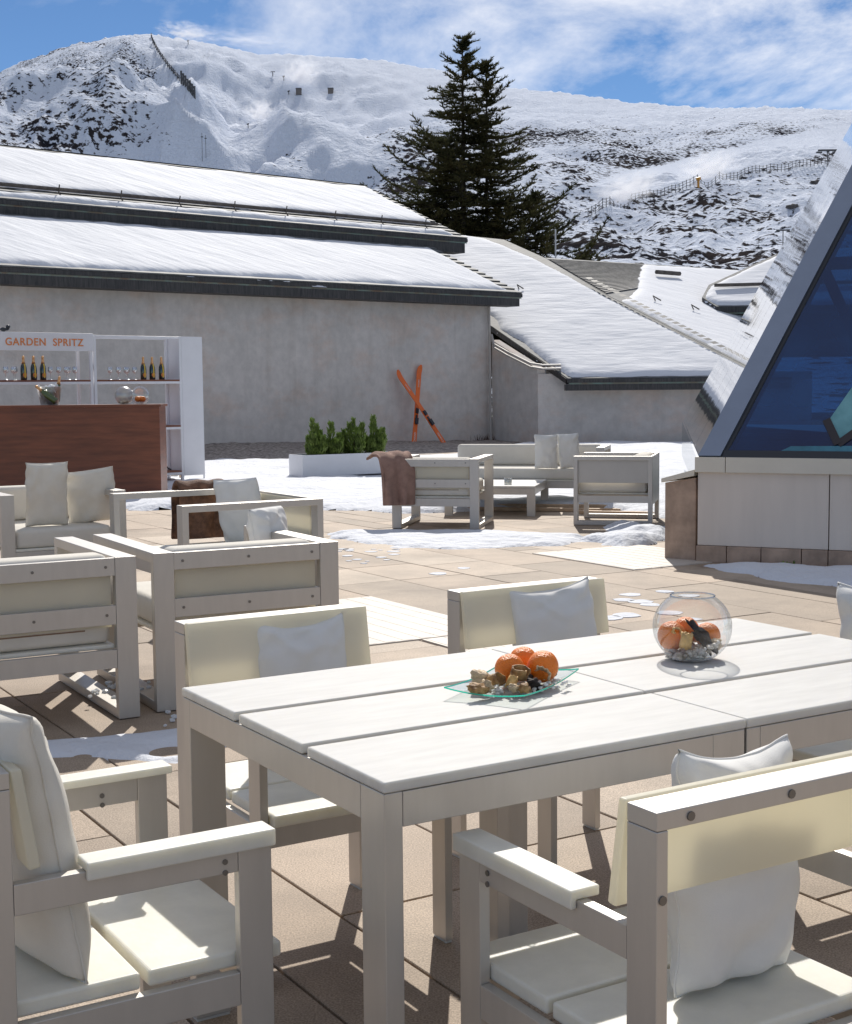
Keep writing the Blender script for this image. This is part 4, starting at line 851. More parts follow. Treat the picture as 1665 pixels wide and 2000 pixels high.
# ------------------------------------------------------------ skis
def ski(label, base, topp, nx_dir, letters, seed):
    t = thing('ski', label, 'ski', (0,0,0), 0, 'crossed orange skis leaning on the wall')
    A = Vector(base); B = Vector(topp); ax = (B-A).normalized(); Ln = (B-A).length
    side = Vector((.755,.656,0)); side = (side-ax*side.dot(ax)).normalized(); nr = side.cross(ax).normalized()
    if nr.y > 0: nr = -nr
    n = 40; vs = []
    for i in range(n+1):
        s_ = i/n; wd = .058+.016*(abs(s_-.45)/.5)**1.6
        if s_ > .93: wd *= math.sqrt(max(.02, 1-((s_-.93)/.072)**2))
        if s_ < .03: wd *= .85+.15*s_/.03
        up = .0+(.07*((s_-.88)/.12)**2 if s_ > .88 else 0)+.015*math.sin(math.pi*s_)
        c_ = A+ax*(s_*Ln)+nr*up
        vs += [c_-side*wd+nr*.008, c_+side*wd+nr*.008, c_+side*wd-nr*.008, c_-side*wd-nr*.008]
    fs = [(4*i+k, 4*i+(k+1)%4, 4*i+4+(k+1)%4, 4*i+4+k) for i in range(n) for k in range(4)]+[(0,1,2,3),(4*n+3,4*n+2,4*n+1,4*n)]
    MB().add(vs, fs).build('blade', SKI, t)
    mt = Matrix((ax, -side if False else side.cross(ax).cross(ax)*-1, nr)).transposed()
    def rot(flip):
        x_ = ax*flip; z_ = nr; y_ = z_.cross(x_); return Matrix((x_, y_, z_)).transposed().to_euler()
    for body, s_, sz, fit in letters:
        o = text(body, sz, WLET, t, (0,0,0), (0,0,0), ext=.0015, fit=fit); o.rotation_euler = rot(1); y_ = nr.cross(ax)
        o.location = A+ax*(s_*Ln)+nr*(.012+.015*math.sin(math.pi*s_))-y_*sz*.36
    b = MB()
    def lb(s0, s1, w__, h_):
        p = [A+ax*(s0*Ln), A+ax*(s1*Ln)]; q = []
        for c_ in p: q += [c_-side*w__+nr*.022, c_+side*w__+nr*.022, c_+side*w__+nr*h_, c_-side*w__+nr*h_]
        b.add([tuple(v) for v in q], [(0,3,2,1),(4,5,6,7),(0,1,5,4),(1,2,6,5),(2,3,7,6),(3,0,4,7)])
    lb(.255, .33, .038, .075); lb(.33, .37, .025, .04); lb(.39, .45, .036, .06)
    b.build('binding', BLACK, t); return t
ski('orange ski standing almost upright against the grey wall', (-.28, 34.1, .03), (-.13, 34.88, 1.95), 0, [('CHANDON', .03, .085, .36), ('GARDEN', .72, .05, .2)], 1)
ski('orange ski leaning steeply to the left, crossing the upright one', (.47, 34.35, .03), (-.70, 34.30, 1.82), 0, [('CHANDON', .03, .08, .34), ('GARDEN', .72, .05, .2)], 2)

# ------------------------------------------------------------ mirrored pyramid and plinth
Cn = Vector((2.16, 11.10, .84)); Pp = Vector((.906,-.423,0)); Qq = Vector((1.94, 11.25, 0)).normalized(); Hh = (Pp+Qq).normalized(); Rr = Vector((Hh.x, Hh.y, 1.50)).normalized()
LQ, LP, TT = 11.4, 9.0, 5.6
apex = Cn+Vector((Hh.x, Hh.y, 1.50))*TT
mirror = bpy.data.materials.new('mirror_cladding'); mirror.use_nodes = True; t_ = mirror.node_tree; pb = t_.nodes['Principled BSDF']
pb.inputs['Metallic'].default_value = 1; pb.inputs['Base Color'].default_value = (.82,.84,.87,1); pb.inputs['Roughness'].default_value = .03
n1 = t_.nodes.new('ShaderNodeTexNoise'); n1.inputs['Scale'].default_value = .9; n1.inputs['Detail'].default_value = 2; c1 = t_.nodes.new('ShaderNodeTexCoord'); t_.links.new(c1.outputs['Object'], n1.inputs[0])
bm1 = t_.nodes.new('ShaderNodeBump'); bm1.inputs['Strength'].default_value = .07; bm1.inputs['Distance'].default_value = .03; t_.links.new(n1.outputs[0], bm1.inputs['Height']); t_.links.new(bm1.outputs[0], pb.inputs['Normal'])
BLUEM = mat('blue_grey_frame', (.28,.33,.43), .3, .75, var=.05)
DGLASS = clear_glass('blue_glazing', (.04,.14,.38), .035, .02, .35)
_t = DGLASS.node_tree; _o = [n for n in _t.nodes if n.type == 'OUTPUT_MATERIAL'][0]; _s = _o.inputs[0].links[0].from_socket
_p = _t.nodes.new('ShaderNodeBsdfPrincipled'); _p.inputs['Roughness'].default_value = .12; _c = _t.nodes.new('ShaderNodeTexCoord'); _n = _t.nodes.new('ShaderNodeTexNoise'); _n.inputs['Scale'].default_value = .55; _n.inputs['Detail'].default_value = 3
_r = _t.nodes.new('ShaderNodeValToRGB'); _r.color_ramp.elements[0].position = .35; _r.color_ramp.elements[1].position = .68; _r.color_ramp.elements[0].color = (.006,.028,.13,1); _r.color_ramp.elements[1].color = (.02,.13,.40,1)
_t.links.new(_c.outputs['Object'], _n.inputs[0]); _t.links.new(_n.outputs[0], _r.inputs[0]); _t.links.new(_r.outputs[0], _p.inputs['Base Color'])
_m = _t.nodes.new('ShaderNodeMixShader'); _m.inputs[0].default_value = .5; _t.links.new(_s, _m.inputs[1]); _t.links.new(_p.outputs[0], _m.inputs[2]); _t.links.new(_m.outputs[0], _o.inputs[0])
py = thing('glass_pyramid', 'mirror-clad glass pyramid with dark blue glazing on a pale plinth', 'skylight', (0,0,0))
farq = Cn+Qq*LQ; nl = 6; b = MB()
for k in range(nl):
    f0, f1 = k/nl+.001, (k+1)/nl-.001
    a0, a1 = Cn.lerp(farq, f0), Cn.lerp(farq, f1); b.add([a0, a1, a1.lerp(apex, .995), a0.lerp(apex, .995)], [(0,1,2,3)])
b.build('mirror_face', mirror, py, normals=False)
nL = (farq-Cn).cross(apex-Cn).normalized(); nL = nL if nL.x > 0 else -nL
b = MB(); b.add([Cn+nL*.05, farq+nL*.05, apex+nL*.05], [(0,1,2)]); b.build('face_lining', mat('lining', (.02,.03,.06), .5), py, normals=False)
# front face
g = (apex-Cn); nF = Pp.cross(g).normalized(); nF = -nF if nF.y > 0 else nF
bw_ = .175
endp = Cn+Pp*LP
def fp(a, s_): return Cn.lerp(apex, s_)+Pp*a   # a metres right of the arris, s_ fraction up
b = MB(); q = [fp(0,0), fp(bw_,0), fp(bw_,.97), fp(0,.97)]; b.add([v-nF*.02 for v in q]+[v+nF*.02 for v in q], [(4,5,6,7),(0,3,2,1),(0,1,5,4),(1,2,6,5),(3,0,4,7)]); b.build('arris_beam', BLUEM, py)
b = MB(); b.add([fp(bw_+.03,0.005), endp+Vector((0,0,.02)), fp(LP*.1+bw_+.03,.9), fp(bw_+.03,.9)], [(0,1,2,3)]); b.build('glazing', DGLASS, py, normals=False)
def bar(p, q_, w__, m=None, off=-.05):
    d = (q_-p).normalized(); s_ = d.cross(nF).normalized()*w__/2; b = MB(); v = [p-s_, q_-s_, q_+s_, p+s_]
    b.add([x+nF*off for x in v]+[x+nF*(off-.08) for x in v], [(0,1,2,3),(7,6,5,4),(0,4,5,1),(1,5,6,2),(2,6,7,3),(3,7,4,0)]); return b.build('glazing_bar', m or mat('dark_bar', (.03,.032,.045), .4, .3), py)
DB = mat('dark_bronze_bar', (.05,.045,.05), .4, .4)
bar(fp(bw_+.015,0), fp(bw_+.015,.96), .05, BLACK, .0)
bar(fp(bw_+.02,.0)+Vector((0,0,.025)), endp+Vector((0,0,.025)), .06, BLACK, 0)
zz = (2.42-.84)/(apex.z-.84)
bar(fp(bw_,zz), fp(4,zz), .07, mat('bar_steel', (.2,.2,.2), .4, .5)); bar(fp(bw_,zz-.005), fp(1.6,.0), .08, mat('bar_steel2', (.16,.16,.16), .4, .5))
bar(fp(1.02,.012), fp(2.4,.20), .06, DB, .012); bar(fp(1.02,.012), fp(.84,.034), .06, DB, .014)
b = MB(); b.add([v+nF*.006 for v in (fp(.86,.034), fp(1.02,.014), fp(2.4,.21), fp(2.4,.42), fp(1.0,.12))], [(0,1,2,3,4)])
b.build('teal_reflection', mat('teal_reflection_paint', (.07,.27,.33), .12, var=.35, vscale=1.6, col2=(.20,.46,.50)), py, normals=False)  # teal reflected light in the glazing, painted as a sheet over it
b = MB(); b.add([v+nF*.006 for v in (fp(bw_+.42,.004), fp(2.6,.004), fp(2.6,.013), fp(bw_+.5,.010))], [(0,1,2,3)]); b.build('painted_sill_reflection', mat('sill_reflection_paint', (.05,.20,.28), .12, var=.3, vscale=3), py, normals=False)  # reflection along the sill, painted as a paler strip over the glazing
# inner lit floor and far panes
b = MB(); b.add([Cn+Qq*.3+Pp*.3+Vector((0,0,-.02)), Cn+Pp*LP+Qq*.3+Vector((0,0,-.02)), Cn+Pp*LP+Qq*LQ*.8+Vector((0,0,-.02)), Cn+Qq*LQ*.9+Pp*.3+Vector((0,0,-.02))], [(0,1,2,3)]); b.build('inner_floor', mat('inner_floor', (.25,.38,.42), .6, var=.3, vscale=1.2), py, normals=False)
b = MB(); b.add([farq, Cn+Pp*LP+Qq*LQ, apex], [(0,1,2)]); b.build('rear_glazing', clear_glass('rear_glazing', (.3,.5,.55), .1, .02, .5), py, normals=False)
b = MB(); b.add([endp, Cn+Pp*LP+Qq*LQ, apex], [(0,1,2)]); b.build('side_cladding', mirror, py, normals=False)
# edge trim at base of mirror face: short vertical glass skirt
b = MB(); b.add([Cn+Vector((-.02,0,0)), farq+Vector((-.02,0,0)), farq+Vector((-.02,0,-.55)), Cn+Vector((-.02,0,-.27))], [(0,1,2,3)]); b.build('glass_skirt', clear_glass('skirt_glass', (.8,.84,.86), .25, .05, .6), py, normals=False)
# plinth
ph = thing('plinth', 'pale panelled plinth wall carrying the glass pyramid', 'wall', (2.154, 11.125, 0), math.degrees(math.atan2(Pp.y, Pp.x)))
x = 0.0; widths = [.30, .76, .9, 1.2, 1.4, 1.6]
x = .006
for k, w__ in enumerate([1.02, 1.15, 1.4, 1.6, 1.8]): MB().box((x, .0, .135), (x+w__-.008, .12, .715)).build('wall_panel', PANEL, ph, bevel=.003); x += w__
x = .0
for k, w__ in enumerate([.245, .27, .31, .2, .3, .35, .3, .3, .3, .4, .4, .4, .5, .6, .7, .8]): MB().box((x, -.02, 0), (x+w__-.006, .1, .132)).build('base_stone', BSTONE, ph, bevel=.004); x += w__
x = -.012
for k, w__ in enumerate([.245, 1.6, 1.8, 2.0]): MB().box((x, -.035, .7165), (x+w__-.005, .25, .838)).build('coping', CAP, ph, bevel=.003); x += w__
MB().box((.0, .13, .0), (8.5, .4, .70)).build('core', STUCCO, ph)
pr = thing('stone_pillar', 'squat brown granite pillar with sloping pale cap beside the plinth', 'pillar', (1.935, 11.335, 0), -38)
b = MB(); W_ = .275; DP = .5; b.add([(0,0,0),(W_,0,0),(W_,DP,0),(0,DP,0),(0,0,.62),(W_,0,.67),(W_,DP,.67),(0,DP,.62)], [(0,3,2,1),(4,5,6,7),(0,1,5,4),(1,2,6,5),(2,3,7,6),(3,0,4,7)]); b.build('shaft', BSTONE, pr, bevel=.004)
b = MB(); b.add([(-.02,-.03,.622),(W_,-.03,.685),(W_,DP,.685),(-.02,DP,.622),(-.02,-.03,.655),(W_,-.03,.735),(W_,DP,.735),(-.02,DP,.655)], [(0,3,2,1),(4,5,6,7),(0,1,5,4),(1,2,6,5),(2,3,7,6),(3,0,4,7)]); b.build('cap', CAP, pr, bevel=.003)
b = MB(); rs = random.Random(8)
for i in range(40):
    q = random.choice([(2.72,10.72),(2.12,11.02)]); p = Vector((2.76+rs.gauss(0,.03), 10.72+rs.gauss(0,.02), .0)); d = Vector((rs.uniform(-.8,.8), rs.uniform(-.8,.2), .8)).normalized()*rs.uniform(.02,.06); s_ = Vector((.006,0,.004)); b.add([p-s_, p+s_, p+d+s_, p+d-s_], [(0,1,2,3)])
tag(b.build('weed', GREEN), 'small green weed at the foot of the plinth', 'weed')

# ------------------------------------------------------------ fir tree
def fir(label, base, H, seed=1):
    t = thing('fir_tree', label, 'tree', base); rs = random.Random(seed)
    stems = [((0,0),(0,0),H,.24), ((.9,.5),(1.0,.3),H*.945,.17), ((-.6,.3),(-2.6,.2),H*.58,.12), ((1.2,-.3),(3.0,-.2),H*.60,.13), ((1.8,-.3),(5.0,-.3),H*.44,.10), ((-1.2,.3),(-3.9,.2),H*.47,.10), ((-.4,.6),(-.7,.8),H*.72,.12)]
    b = MB(); fol = MB(); limbs = MB()
    def stem_pt(s_, z):
        k = z/s_[2]; k2 = min(1, k*1.6); return Vector((s_[0][0]+(s_[1][0]-s_[0][0])*k2, s_[0][1]+(s_[1][1]-s_[0][1])*k2, z))
    def needle(p, d, l, w__):
        a = d.cross(Vector((rs.uniform(-1,1), rs.uniform(-1,1), rs.uniform(-1,1)))).normalized()*w__
        fol.add([p-a, p+a, p+d*l+a*.25, p+d*l-a*.25], [(0,1,2,3)])
    def twig(p, d, l):
        n = max(3, int(l/.055))
        for i in range(n):
            c_ = p+d*(l*i/n)+Vector((0,0,-.04*(i/n)**2))
            for k in range(3):
                a = Vector((rs.uniform(-1,1), rs.uniform(-1,1), rs.uniform(-.3,.9)+.2)); dd = (d*.9+a*.8).normalized(); needle(c_, dd, rs.uniform(.10,.19), .021)
    for si, s_ in enumerate(stems):
        b.tube([stem_pt(s_, s_[2]*k/8) for k in range(9)], [s_[3]*(1-k/8.6) for k in range(9)], 8)
        z = 1.5 if si == 0 else 3.0
        while z < s_[2]-.12:
            rem = s_[2]-z; maxl = min(7.4, .22+rem*.42+.46*max(0, rem-2.6)) if si == 0 else min(5.4, .22+rem*(.42 if si == 1 else .75))
            nb = 1 if rem > .6 else 2
            for _ in range(nb):
                a = rs.uniform(0, 6.283); l = maxl*rs.uniform(.5, 1.1)
                if rs.random() < .10: l *= 1.25
                d0 = Vector((math.cos(a), math.sin(a)*.85, rs.uniform(.05,.35) if rem > 2 else rs.uniform(.4,.9))).normalized()
                p = stem_pt(s_, z); pts = [p]; n = max(4, int(l/.30)); d = d0.copy()
                for i in range(n):
                    k = i/n; d = (d+Vector((rs.uniform(-.1,.1), rs.uniform(-.1,.1), (-.12 if k < .3 else .11)))).normalized(); p = p+d*(l/n); pts.append(p.copy())
                limbs.tube(pts, [max(.008, .045*(l/4)*(1-i/len(pts))) for i in range(len(pts))], 4)
                for i in range(1, len(pts)):
                    k = i/len(pts)
                    if k < .12 and l > 2: continue
                    dd = (pts[i]-pts[i-1]).normalized(); sd_ = dd.cross(Vector((0,0,1))).normalized()
                    for sgn in (-1, 1):
                        for rep in range(1):
                            tl = (.18+.85*(1-k)*min(1, l/3.2))*rs.uniform(.6,1.15)
                            q = (dd*.75+sd_*sgn*.9+Vector((0,0,rs.uniform(-.25,.35)))).normalized(); twig(pts[i]-dd*rs.uniform(0,.2), q, tl)
                    twig(pts[i-1], dd, (pts[i]-pts[i-1]).length)
                twig(pts[-1], (pts[-1]-pts[-2]).normalized(), .3)
            z += (.056 if rem > 1.2 else .09)*(1.3 if si > 0 else 1)*(1.9 if z < 2.5 else 1)
    b.build('trunk', TRUNK, t); limbs.build('limbs', TRUNK, t, normals=False); fol.build('crown', FIR, t, normals=False)
    print('fir faces', len(fol.f)); return t
fir('tall dark fir tree with two tips rising behind the snowy roofs', (1.7, 60, -.2), 16.2, 5)

# ------------------------------------------------------------ mountain
prof_px = [(-500,260),(-200,215),(0,178),(40,150),(60,141),(150,112),(175,106),(250,92),(318,88),(400,100),(460,110),(520,124),(560,122),(640,128),(760,135),(850,150),(940,168),(1000,186),(1100,195),(1180,206),(1250,215),(1330,221),(1400,224),(1500,222),(1665,226),(1900,230),(2300,260)]
PX = np.array([p[0] for p in prof_px], float); PE_ = (757.5-.0095*(PX-832)-np.array([p[1] for p in prof_px]))/2745.
def relief(X, Y):
    A_ = X/Y; q = np.clip(A_*2745+832, -500, 2300); eR = np.interp(q, PX, PE_)
    YR = 1150-420*np.clip((q-700)/900, 0, 1)                        # the right-hand ridge is nearer
    r = Y/YR
    e0 = .070                                                       # angle of the lowest visible slope at 150 m
    f = np.clip((Y-150)/(YR-150), 0, 1)
    e = e0+(eR-e0)*f**.62
    e = np.where(Y < 150, e0*np.clip((Y-60)/90, 0, 1)-.02*(1-np.clip((Y-60)/90, 0, 1)), e)
    Z = 1.4+e*Y
    Z = np.where(Y > YR, 1.4+eR*YR-(Y-YR)*.25, Z)
    # folds: gullies and shoulders running down the slope
    near = np.clip((Y-90)/120, 0, 1); rim = np.clip((YR-Y)/330, 0, 1)**.85
    lefty = np.clip((900-q)/500, 0, 1)
    band = np.exp(-((e-(.136+.00007*(q-1160)))/.011)**4)*np.clip((q-1120)/60, 0, 1)
    near = near*(1-.8*band)
    Z = Z+near*rim*(ridged(X/150.+.3, Y/260., 4, 2)-.5)*(56*lefty+16)
    Z = Z+near*rim*(fbm(X/46., Y/70., 4, 9)-.5)*(13+10*lefty)
    Z = Z+near*(.15+.85*rim)*(ridged(X/19., Y/24., 3, 14)-.5)*(4.4+6*lefty)
    Z = Z+near*(fbm(X/5.5, Y/6.5, 4, 24)-.5)*(2.6+1.8*lefty)
    # nearer hill shoulder on the right with a scoop behind it
    cxh = .225*Y; Z = Z+0
    Z = Z-0
    Z = Z+np.exp(-((Y-420)/110)**2-((X+.02*Y)/55.)**2)*10
    Z = Z-np.exp(-((Y-700)/160)**2-((X+.13*Y)/70.)**2)*30
    return Z, q, rim
na, nr_ = 620, 430
aa = np.linspace(-.52, .52, na); rr2 = 58*np.exp(np.linspace(0, math.log(1700/58.), nr_))
AA, RR = np.meshgrid(aa, rr2); XX = AA*RR; YY = RR.copy()
ZZ, QQ, RIM = relief(XX, YY)
me = bpy.data.meshes.new('mountain'); V = np.stack([XX.ravel(), YY.ravel(), ZZ.ravel()], 1)
idx = np.arange(na*nr_).reshape(nr_, na); F = np.stack([idx[:-1,:-1], idx[:-1,1:], idx[1:,1:], idx[1:,:-1]], -1).reshape(-1, 4)
me.vertices.add(len(V)); me.vertices.foreach_set('co', V.ravel()); me.loops.add(F.size); me.loops.foreach_set('vertex_index', F.ravel()); me.polygons.add(len(F)); me.polygons.foreach_set('loop_start', np.arange(0, F.size, 4)); me.polygons.foreach_set('loop_total', np.full(len(F), 4)); me.update(calc_edges=True)
me.polygons.foreach_set('use_smooth', np.ones(len(F), bool))
# how much rock and scrub grows where (a property of the ground, 0..1)
elev = (ZZ-1.4)/YY
left = np.clip((420-QQ)/260, 0, 1); ridge_y = np.interp(QQ, PX, PE_)
scrub = .455*np.clip((.205-elev)/.03, 0, 1)*np.clip((QQ-330)/320, 0, 1)
scrub = np.maximum(scrub, .54*left*np.clip(1-np.abs(elev-ridge_y+.018)/.03, 0, 1))
scrub = np.maximum(scrub, .43*np.clip((620-QQ)/300, 0, 1)*np.clip((elev-.15)/.02, 0, 1))
piste = np.exp(-((QQ-(380+ (ridge_y-elev)*2745*.25))/45)**2)+np.exp(-((QQ-(760-(elev-.13)*2745*.9))/60)**2)*np.clip((elev-.15)/.02, 0, 1)+np.clip(1-np.abs(elev-(.135+.00008*(QQ-1160)))/.010, 0, 1)*np.clip((QQ-1150)/60, 0, 1)
scrub = np.clip(scrub+(fbm(XX/22., YY/30., 5, 61)-.5)*.36*np.clip(scrub*4, 0, 1)-piste*.8, 0, 1)
at = me.attributes.new('scrub', 'FLOAT', 'POINT'); at.data.foreach_set('value', scrub.ravel().astype(np.float32))
mm = bpy.data.materials.new('snowy_mountainside'); mm.use_nodes = True; t_ = mm.node_tree; pb = t_.nodes['Principled BSDF']; pb.inputs['Roughness'].default_value = .8; pb.inputs['Specular IOR Level'].default_value = .0
an = t_.nodes.new('ShaderNodeAttribute'); an.attribute_name = 'scrub'; cc = t_.nodes.new('ShaderNodeTexCoord')
mpz = t_.nodes.new('ShaderNodeMapping'); mpz.inputs['Scale'].default_value = (1, .75, 1.0); t_.links.new(cc.outputs['Object'], mpz.inputs[0])
nA = t_.nodes.new('ShaderNodeTexNoise'); nA.inputs['Scale'].default_value = .62; nA.inputs['Detail'].default_value = 9; nA.inputs['Roughness'].default_value = .60; t_.links.new(mpz.outputs[0], nA.inputs[0])
sb_ = t_.nodes.new('ShaderNodeMath'); sb_.operation = 'ADD'; t_.links.new(an.outputs['Fac'], sb_.inputs[0]); t_.links.new(nA.outputs[0], sb_.inputs[1])
rA = t_.nodes.new('ShaderNodeValToRGB'); rA.color_ramp.elements[0].position = 0; rA.color_ramp.elements[1].position = 1
rm = t_.nodes.new('ShaderNodeMapRange'); rm.inputs[1].default_value = .965; rm.inputs[2].default_value = 1.02; t_.links.new(sb_.outputs[0], rm.inputs[0])
nB = t_.nodes.new('ShaderNodeTexNoise'); nB.inputs['Scale'].default_value = .12; t_.links.new(cc.outputs['Object'], nB.inputs[0])
rB = t_.nodes.new('ShaderNodeValToRGB'); rB.color_ramp.elements[0].position = .35; rB.color_ramp.elements[1].position = .65; rB.color_ramp.elements[0].color = (.022,.023,.03,1); rB.color_ramp.elements[1].color = (.05,.042,.04,1); t_.links.new(nB.outputs[0], rB.inputs[0])
mx_ = t_.nodes.new('ShaderNodeMixRGB'); mx_.inputs[1].default_value = (.72,.77,.87,1); t_.links.new(rm.outputs[0], mx_.inputs[0]); t_.links.new(rB.outputs[0], mx_.inputs[2]); t_.links.new(mx_.outputs[0], pb.inputs['Base Color'])
bpz = t_.nodes.new('ShaderNodeBump'); bpz.inputs['Strength'].default_value = .9; bpz.inputs['Distance'].default_value = 1.5; t_.links.new(nA.outputs[0], bpz.inputs['Height']); t_.links.new(bpz.outputs[0], pb.inputs['Normal'])
me.materials.append(mm); mo = bpy.data.objects.new('mountain', me); COL.objects.link(mo); tag(mo, kind='structure')
def zt(x, y): Z, _, _ = relief(np.array([[float(x)]]), np.array([[float(y)]])); return float(Z[0,0])
def hit(px, py, y0=90, y1=1300):
    """first point of the mountainside met along a direction"""
    ax_ = (px-832.5)/2745.; el_ = (757.5-.0095*(px-832)-py)/2745.; ys = np.linspace(y0, y1, 3000); Z, _, _ = relief((ax_*ys)[None, :], ys[None, :]); k = np.argmax(Z[0] > 1.4+el_*ys)
    return float(ax_*ys[k]), float(ys[k]), float(Z[0, k])
# ------------------------------------------------------------ small things on the mountain
# fence line
fpts = []
for px in range(1150, 1641, 7):
    py = np.interp(px, [1150,1230,1350,1400,1480,1560,1640], [428,405,374,362,346,336,328]); fpts.append(hit(px, py))
ft = thing('piste_fence', 'long dark netting fence crossing the snowy hillside right of the fir', 'fence', (0,0,0))
fp2 = []
ysm = [f[1] for f in fpts]; nn_ = len(ysm)
ysm = [sorted(ysm[max(0, i-4):i+5])[len(ysm[max(0, i-4):i+5])//2] for i in range(nn_)]
ysm = [sum(ysm[max(0, i-3):i+4])/len(ysm[max(0, i-3):i+4]) for i in range(nn_)]
for i, px in enumerate(range(1150, 1641, 7)):
    y = ysm[i]; x = (px-832.5)/2745*y; fp2.append((x, y, zt(x, y)))
print('fence', fp2[0], fp2[-1])
b = MB(); b2 = MB()
for i, p in enumerate(fp2):
    MB().tube([p, (p[0], p[1], p[2]+1.9)], .08, 5).build('post', STEEL, ft)
    if i:
        q = fp2[i-1]
        for z in (.5, 1.1, 1.7): b2.tube([(q[0],q[1],q[2]+z), (p[0],p[1],p[2]+z)], .045, 4)
b2.build('netting', STEEL, ft)
def small(name, label, cat, px, py, parts, group=None):
    p = hit(px, py); t = thing(name, label, cat, p, 0, group)
    for nm, m, fn in parts: fn(MB()).build(nm, m, t)
    return t, p
def scale_of(px, py): return hit(px, py)[1]/2745.
def pylon(px, py, hpx, label):
    k = scale_of(px, py); h = hpx*k
    small('lift_pylon', label, 'ski lift pylon', px, py, [('mast', STEEL, lambda b: b.tube([(0,0,-1),(0,0,h)], .9*k*1.0, 6)), ('crossarm', STEEL, lambda b: b.box((-.42*h,-.3,h*.93), (.42*h,.3,h)).box((-.5*h,-.4,h*.84), (-.25*h,.4,h*.9)).box((.25*h,-.4,h*.84), (.5*h,.4,h*.9)))], 'ski lift pylons')
pylon(1609, 344, 42, 'tall dark ski lift pylon on the hillside near the fence')
pylon(1526, 484, 30, 'lower ski lift pylon just above the pavilion roof')
pylon(548, 165, 9, 'tiny ski lift pylon on the shoulder below the ridge')
k = scale_of(1362, 372)
small('snow_cannon_tower', 'yellow orange snow cannon tower standing at the gap of the fence', 'snow cannon', 1362, 374, [('tower', CANON, lambda b: b.tube([(0,0,-1),(0,0,13*k)], 2.2*k, 8)), ('head', CANON, lambda b: b.tube([(-4*k,0,16*k),(4*k,0,18*k)], 3*k, 8).tube([(0,0,13*k),(0,0,17*k)], 3*k, 8))])
for px, py, lb in ((388, 106, 'snow cannon on the summit ridge right of the peak'), (499, 262, 'snow cannon at the foot of the middle snow plume'), (569, 172, 'snow cannon below the upper right plume'), (578, 200, 'snow cannon left of the tiny mountain huts')):
    k2 = scale_of(px, py); small('snow_cannon', lb, 'snow cannon', px, py, [('stand', STEEL, lambda b: b.tube([(0,0,-1),(0,0,6*k2)], .8*k2, 5)), ('barrel', STEEL, lambda b: b.tube([(-2.4*k2,0,6*k2),(1.8*k2,0,7.5*k2)], 1.3*k2, 6))], 'snow cannons on the mountain')
for px, py, w__, h_, lb in ((658, 196, 10, 9, 'small square dark hut high on the snow slope'), (597, 197, 10, 10, 'small brownish domed hut left of the square one')):
    k3 = scale_of(px, py)
    small('mountain_hut', lb, 'hut', px, py, [('wall', mat('hut_stone', (.16,.14,.13), .8), lambda b: b.box((-w__/2*k3,-w__/2*k3,-1), (w__/2*k3,w__/2*k3,h_*k3*.75))), ('roof', STEEL, lambda b: b.prism([(-w__*.55*k3,-w__*.55*k3),(w__*.55*k3,-w__*.55*k3),(w__*.55*k3,w__*.55*k3),(-w__*.55*k3,w__*.55*k3)], h_*k3*.76, h_*k3*.92))], 'huts on the mountain')
for px, py, hp, lb in ((410, 326, 52, 'thin left antenna mast above the ridge of the long roof'), (417, 322, 44, 'thin right antenna mast above the ridge of the long roof')):
    k4 = scale_of(px, py); small('antenna_mast', lb, 'mast', px, py, [('mast', STEEL, lambda b: b.tube([(0,0,-2),(0,0,hp*k4)], .45*k4, 5)), ('ring', STEEL, lambda b: b.box((-2*k4,-.3,hp*k4*.85),(2*k4,.3,hp*k4*.87)))], 'antenna masts')
o = MB().tube([(0,0,0),(0,0,2.1)], .025, 6).build('roof_antenna', mat('pale_pole', (.6,.6,.6), .5), smooth=True); o.location = (4.55, 49, 4.7); tag(o, 'thin pale antenna pole in front of the fir at the slate ridge', 'pole')
for i, (px, py) in enumerate(((1545, 410), (1590, 365), (1470, 392))):
    k5 = scale_of(px, py); p = hit(px, py); o = MB().blob((0,0,0), 8*k5, (1.5,1,.55), .35, 3, i).build('boulder', mat('boulder_rock', (.10,.09,.085), .9, var=.4, vscale=.5), smooth=True); o.location = p
    tag(o, ['dark boulder low on the hillside beside the pyramid', 'dark boulder higher on the hillside close to the tall pylon', 'dark boulder in the snow below the fence'][i], 'boulder', 'boulders on the hillside')
rt = thing('ridge_fence', 'long dark line of fencing running down from the summit', 'fence', (0,0,0)); pr_ = None
rb_ = MB()
for i in range(26):
    f_ = i/25.; px = 318+(398-318)*f_**1.35; py = 93+(205-93)*f_; p = hit(px, py); p = (p[0], p[1], p[2])
    MB().tube([(p[0],p[1],p[2]-.5), (p[0],p[1],p[2]+3.2)], .35, 4).build('post', STEEL, rt)
    if pr_ is not None and abs(pr_[1]-p[1]) < 60: rb_.tube([(pr_[0],pr_[1],pr_[2]+1.2),(p[0],p[1],p[2]+1.2)], .45, 4); rb_.tube([(pr_[0],pr_[1],pr_[2]+2.6),(p[0],p[1],p[2]+2.6)], .25, 4)
    pr_ = p
rb_.build('netting', STEEL, rt)
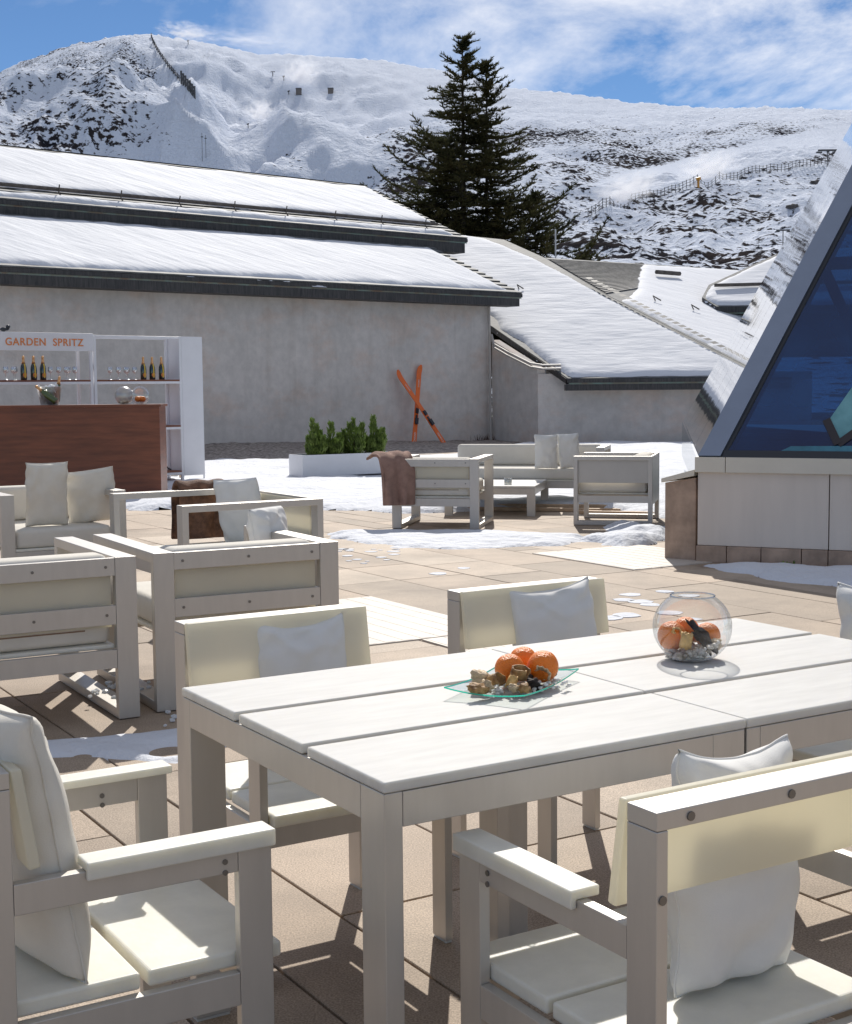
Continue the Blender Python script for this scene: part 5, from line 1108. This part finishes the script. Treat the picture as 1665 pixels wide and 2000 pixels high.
# plumes of machine-made snow
def plume_mat(dens, name):
    m = bpy.data.materials.new(name); m.use_nodes = True; t = m.node_tree; t.nodes.clear(); o = t.nodes.new('ShaderNodeOutputMaterial'); v = t.nodes.new('ShaderNodeVolumePrincipled'); v.inputs['Color'].default_value = (.98,.98,1,1); v.inputs['Anisotropy'].default_value = .15
    c = t.nodes.new('ShaderNodeTexCoord'); n = t.nodes.new('ShaderNodeTexNoise'); n.inputs['Scale'].default_value = 3.4; n.inputs['Detail'].default_value = 6; n.inputs['Roughness'].default_value = .66
    t.links.new(c.outputs['Object'], n.inputs[0])
    gr = t.nodes.new('ShaderNodeTexGradient'); gr.gradient_type = 'SPHERICAL'; t.links.new(c.outputs['Object'], gr.inputs[0])
    a = t.nodes.new('ShaderNodeMath'); a.operation = 'MULTIPLY_ADD'; a.inputs[1].default_value = 4.2; a.inputs[2].default_value = -2.0; t.links.new(n.outputs[0], a.inputs[0])
    b_ = t.nodes.new('ShaderNodeMath'); b_.operation = 'ADD'; t.links.new(a.outputs[0], b_.inputs[0]); g2 = t.nodes.new('ShaderNodeMath'); g2.operation = 'MULTIPLY'; g2.inputs[1].default_value = .9; t.links.new(gr.outputs[0], g2.inputs[0]); t.links.new(g2.outputs[0], b_.inputs[1])
    c2 = t.nodes.new('ShaderNodeMath'); c2.operation = 'SUBTRACT'; c2.inputs[1].default_value = .35; c2.use_clamp = True; t.links.new(b_.outputs[0], c2.inputs[0])
    d = t.nodes.new('ShaderNodeMath'); d.operation = 'MULTIPLY'; t.links.new(c2.outputs[0], d.inputs[0]); t.links.new(gr.outputs[0], d.inputs[1])
    e = t.nodes.new('ShaderNodeMath'); e.operation = 'MULTIPLY'; e.inputs[1].default_value = dens; t.links.new(d.outputs[0], e.inputs[0]); t.links.new(e.outputs[0], v.inputs['Density']); t.links.new(v.outputs[0], o.inputs['Volume'])
    return m
for i, (px, py, wpx, hpx, tilt, dens, lb) in enumerate([
    (388, 84, 75, 20, -5, .8, 'plume of blown snow trailing right from the summit'), (500, 96, 125, 20, -6, .30, 'thinner second plume of blown snow along the summit ridge'),
    (602, 160, 52, 34, 20, 1.0, 'bright snow plume above the tiny huts'), (520, 232, 40, 22, 30, 1.0, 'slanting snow plume from the cannon in the middle of the slope'),
    (1378, 338, 62, 32, 0, 1.0, 'billowing snow plume above the fence gap'), (1225, 378, 75, 30, 8, .9, 'snow plume right of the fir tree')]):
    p = hit(px, py+14 if py > 110 else 140); k6 = p[1]/2745.; y = p[1]-8
    o = MB().blob((0,0,0), 1, (1,1,1), 0, 3, 0).build('snow_plume', plume_mat(.42*dens*(600/p[1])**.5, 'blown_snow_%d' % i), smooth=True)
    o.location = ((px-832.5)/2745*y, y, 1.4+(757.5-.0095*(px-832)-py)/2745*y); o.scale = (wpx*k6, 26, hpx*k6); o.rotation_euler = (0, R(-tilt), 0); tag(o, lb, 'snow plume', 'snow plumes on the mountain')
print('objects', len(bpy.data.objects))
